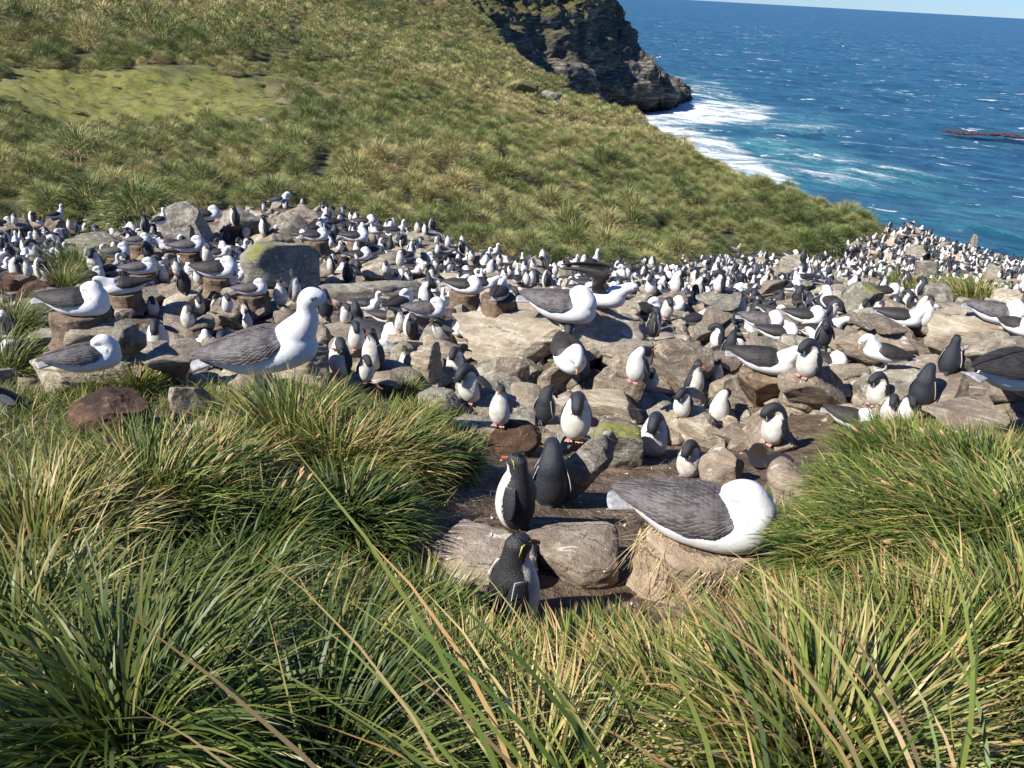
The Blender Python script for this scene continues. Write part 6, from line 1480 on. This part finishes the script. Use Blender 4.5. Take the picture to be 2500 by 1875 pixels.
# the tussock covered hillside: one object that scatters tufts
def tuft_proto(k, n=1300, nseg=3, w=.0095):
    rs = np.random.default_rng(300 + k); r = .50; rad = r * .92 * np.sqrt(rs.random(n)); ph = rs.uniform(0, 6.283, n); q = rad / (r * .92); base = np.stack([rad * np.cos(ph), rad * np.sin(ph), .50 * np.cos(q * 1.5)], -1)
    tone = np.clip(rs.beta(2, 2.6, n) * .7, 0, 1); tone = np.where(rs.random(n) < .12, rs.uniform(.72, .95, n), tone)
    parts = [blades(base, ph + rs.normal(size=n) * .5, .12 + .95 * q + rs.normal(size=n) * .22, np.clip(rs.normal(1.1, .4, n), .2, 2.1), rs.uniform(.15, .36, n), w * rs.uniform(.6, 1.2, n), tone, np.clip(rs.normal(.5, .22, n), 0, 1), nseg, (.10, .02), rs)]
    n2 = n // 3; ph = rs.uniform(0, 6.283, n2); base = np.stack([r * .55 * np.cos(ph), r * .55 * np.sin(ph), rs.uniform(0, .12, n2)], -1)
    parts.append(blades(base, ph, np.full(n2, 1.1), np.full(n2, 1.2), rs.uniform(.25, .42, n2), w * rs.uniform(.6, 1, n2), rs.uniform(.68, .95, n2), rs.uniform(.1, .6, n2), 3, (.05, 0), rs))
    me = grass_mesh('hill_tuft', parts, M['hill']); return bpy.data.objects.new('hill_tuft', me)
def scatter_object(name, label, pts, rotz, tilt, scale, idx, tint, protos, cat='grass'):
    me = bpy.data.meshes.new(name); n = len(pts); me.vertices.add(n); me.vertices.foreach_set('co', np.asarray(pts, np.float32).ravel())
    a = me.attributes.new('rot', 'FLOAT_VECTOR', 'POINT'); a.data.foreach_set('vector', np.stack([tilt[:, 0], tilt[:, 1], rotz], -1).astype(np.float32).ravel())
    a = me.attributes.new('scl', 'FLOAT_VECTOR', 'POINT'); a.data.foreach_set('vector', np.asarray(scale, np.float32).ravel())
    fattr(me, 'tint', tint); a = me.attributes.new('idx', 'INT', 'POINT'); a.data.foreach_set('value', np.asarray(idx, np.int32)); me.update()
    o = link(name, me); ng = bpy.data.node_groups.new(name, 'GeometryNodeTree'); ng.interface.new_socket('Geometry', in_out='INPUT', socket_type='NodeSocketGeometry'); ng.interface.new_socket('Geometry', in_out='OUTPUT', socket_type='NodeSocketGeometry')
    gi = ng.nodes.new('NodeGroupInput'); go = ng.nodes.new('NodeGroupOutput'); ip = ng.nodes.new('GeometryNodeInstanceOnPoints'); g2i = ng.nodes.new('GeometryNodeGeometryToInstance')
    for p in reversed(protos):
        oi = ng.nodes.new('GeometryNodeObjectInfo'); oi.inputs['Object'].default_value = p; oi.inputs['As Instance'].default_value = True; ng.links.new(oi.outputs['Geometry'], g2i.inputs[0])
    def na(nm, t):
        x = ng.nodes.new('GeometryNodeInputNamedAttribute'); x.data_type = t; x.inputs[0].default_value = nm; return x.outputs['Attribute']
    ng.links.new(gi.outputs[0], ip.inputs['Points']); ng.links.new(g2i.outputs[0], ip.inputs['Instance']); ip.inputs['Pick Instance'].default_value = True
    ng.links.new(na('idx', 'INT'), ip.inputs['Instance Index']); ng.links.new(na('rot', 'FLOAT_VECTOR'), ip.inputs['Rotation']); ng.links.new(na('scl', 'FLOAT_VECTOR'), ip.inputs['Scale'])
    ng.links.new(ip.outputs[0], go.inputs[0]); md = o.modifiers.new('scatter', 'NODES'); md.node_group = ng; tag(o, label, cat, kind='stuff'); return o
def hillside():
    rs = np.random.default_rng(404); P = []; 
    def region(px, py): return py < np.interp(px, [c[0] for c in COLONY_TOP], [c[1] for c in COLONY_TOP])
    nC = 130000; r = np.sqrt(rs.uniform(15 ** 2, 200 ** 2, nC)); keepd = rs.random(nC) < np.clip((75 / r) ** 1.1, 0, 1); r = r[keepd]; az = rs.uniform(-.80, .42, len(r)); X = r * np.sin(az); Y = r * np.cos(az)
    Z = base_z(X, Y); p = project(np.stack([X, Y, Z], -1)); px = p[:, 0] / D; py = p[:, 1] / D; ed = edge_dist(X, Y)
    k = region(px, py + 2) & (ed < 3.5) & (px > -250) & (px < 2400) & (py > -130); X, Y, Z, px, py, r, ed = [a[k] for a in (X, Y, Z, px, py, r, ed)]
    col, mead, dry = zones(X, Y, Z)
    mn = fbm(np.stack([X * .35, Y * .9, Z * 0], -1), 3, 55)
    cell = {}; keep = []; ordr = np.argsort(r)
    upper = smooth(150, 110, py) * smooth(760, 560, px)
    for i in ordr:
        x, y = X[i], Y[i]; big = .64 + .0058 * r[i] + (.9 if upper[i] > .5 else 0) ; 
        if mead[i] > .25 and rs.random() < .45 + .53 * mead[i]: continue
        if dry[i] > .3 and r[i] > 30 and rs.random() < .75: continue
        c = (int(x // 2), int(y // 2)); ok = True
        for a in (-1, 0, 1):
            for b in (-1, 0, 1):
                for (u, v) in cell.get((c[0] + a, c[1] + b), ()):
                    if (u - x) ** 2 + (v - y) ** 2 < big * big: ok = False; break
                if not ok: break
            if not ok: break
        if ok: cell.setdefault(c, []).append((x, y)); keep.append(i)
    keep = np.array(keep); X, Y, px, py, r, mead, up2 = X[keep], Y[keep], px[keep], py[keep], r[keep], mead[keep], upper[keep]
    Z = ground_z(X, Y); Zh = np.array([zat(a, b) for a, b in zip(X, Y)]); Z = np.where(np.abs(Zh - Z) < 3, Zh, Z); n = len(X)
    s = np.clip(rs.lognormal(-.30, .30, n), .42, 1.5) * (1 + .0050 * r) * (1 + .55 * up2); s = np.where(mead > .30, s * .5, s)
    sc = np.stack([s * rs.uniform(.95, 1.25, n), s * rs.uniform(.9, 1.15, n), s * rs.uniform(.75, 1.2, n) * (1 + .1 * up2) * np.where(mead > .3, .35, 1)], -1)
    g = fbm(np.stack([X, Y, Z], -1) * .05, 3, 8) * .5 + fbm(np.stack([X, Y, Z], -1) * .5, 2, 9) * .25; tint = np.clip(g + .06 + .10 * smooth(.0, 80, r) + rs.normal(size=n) * .14, -.35, .5) - .10 * up2
    tint = np.where(mead > .35, .1, tint)
    Pp = np.stack([X, Y, Z - .04], -1); protos = [tuft_proto(k) for k in range(6)] + [tuft_proto(20 + k, 300, 3, .024) for k in range(3)]
    idx = np.where(r < 70, rs.integers(0, 6, n), 6 + rs.integers(0, 3, n))
    near = np.zeros(n, bool); dist_to_line = np.interp(px, [c[0] for c in COLONY_TOP], [c[1] for c in COLONY_TOP]) - py
    front = np.where((dist_to_line < 32) & (px > 0) & (px < 1900))[0]; front = front[np.argsort(r[front])][:150]; near[front] = True
    k = ~near; rot = rs.normal(size=n) * .5; tl = rs.normal(size=(n, 2)) * .08
    scatter_object('hillside_grass', 'green and straw tussock grass covering the whole hillside behind the colony', Pp[k], rot[k], tl[k], sc[k], idx[k], tint[k], protos)
    # the front row along the colony is made of tussocks of their own
    Ls = []
    for q, i in enumerate(front):
        key = int(np.clip((tint[i] + .1) / .1, 0, 3)); o = link('hill_tussock', protos[int(idx[i]) % 6].data, loc=tuple(Pp[i]), scale=tuple(sc[i])); o.rotation_euler = (tl[i, 0], tl[i, 1], rot[i]); Ls.append((px[i], py[i], o, key)); o['tint'] = float(tint[i])
    gr = {}
    for a, b, o, key in Ls:
        lab = ['dark green', 'green', 'olive', 'straw tinged'][key] + ' tussock at the slope foot, ' + nearlm(a, b); gr.setdefault(lab, []).append((a, o))
    for lab, L in gr.items():
        L.sort(key=lambda t: t[0])
        for k2, (a, o) in enumerate(L):
            tag(o, lab if len(L) == 1 else lab + (', leftmost' if k2 == 0 else ', rightmost' if k2 == len(L) - 1 else ', ' + ORD[min(k2, 19)] + ' from left'), 'grass tussock', 'tussocks lining the foot of the slope')
    log('hill tufts', n, 'front', len(front))
hillside()
# far hill stones, and a silvery shrub given the shape of a rock
for px, py, s, lab in [(870, 212, 1.6, 'flat pale stone lying by the dry patch on the hillside'), (735, 222, 1.3, 'grey stone pair beside the dry patch on the hillside'), (575, 268, 1.2, 'low pale stone at the lower edge of the mossy meadow'), (930, 10, 1.6, 'pale stone high on the hillside near the top of the picture'), (1185, 222, 2.2, 'silvery grey shrub on the ridge above the surf'), (1125, 205, 2.8, 'yellow lichen covered rock on the ridge')]:
    q = hit(px * D, py * D, [GB])
    if q is None: continue
    P = q[0]; V, F = rock_verts(int(px), 4, .6, 10, .09, .03, .05); mt = 'golden' if px > 1100 and px != 1185 else 'grey'
    o = link('hill_rock', mesh_np('hill_rock', V * np.array([s * 1.6, s, s * (.62 if px > 1000 else .3)]), F, [M[mt]]), loc=(P.x, P.y, P.z + s * (.28 if px > 1000 else .03))); o.rotation_euler = (0, .1, px); tag(o, lab, 'rock')
for o in bpy.data.objects:
    if 'label' in o:
        w = o['label'].split()
        while len(w) > 16 and 'the' in w: w.remove('the')
        if len(w) > 16: w = w[:16]
        o['label'] = ' '.join(w)
log('done')
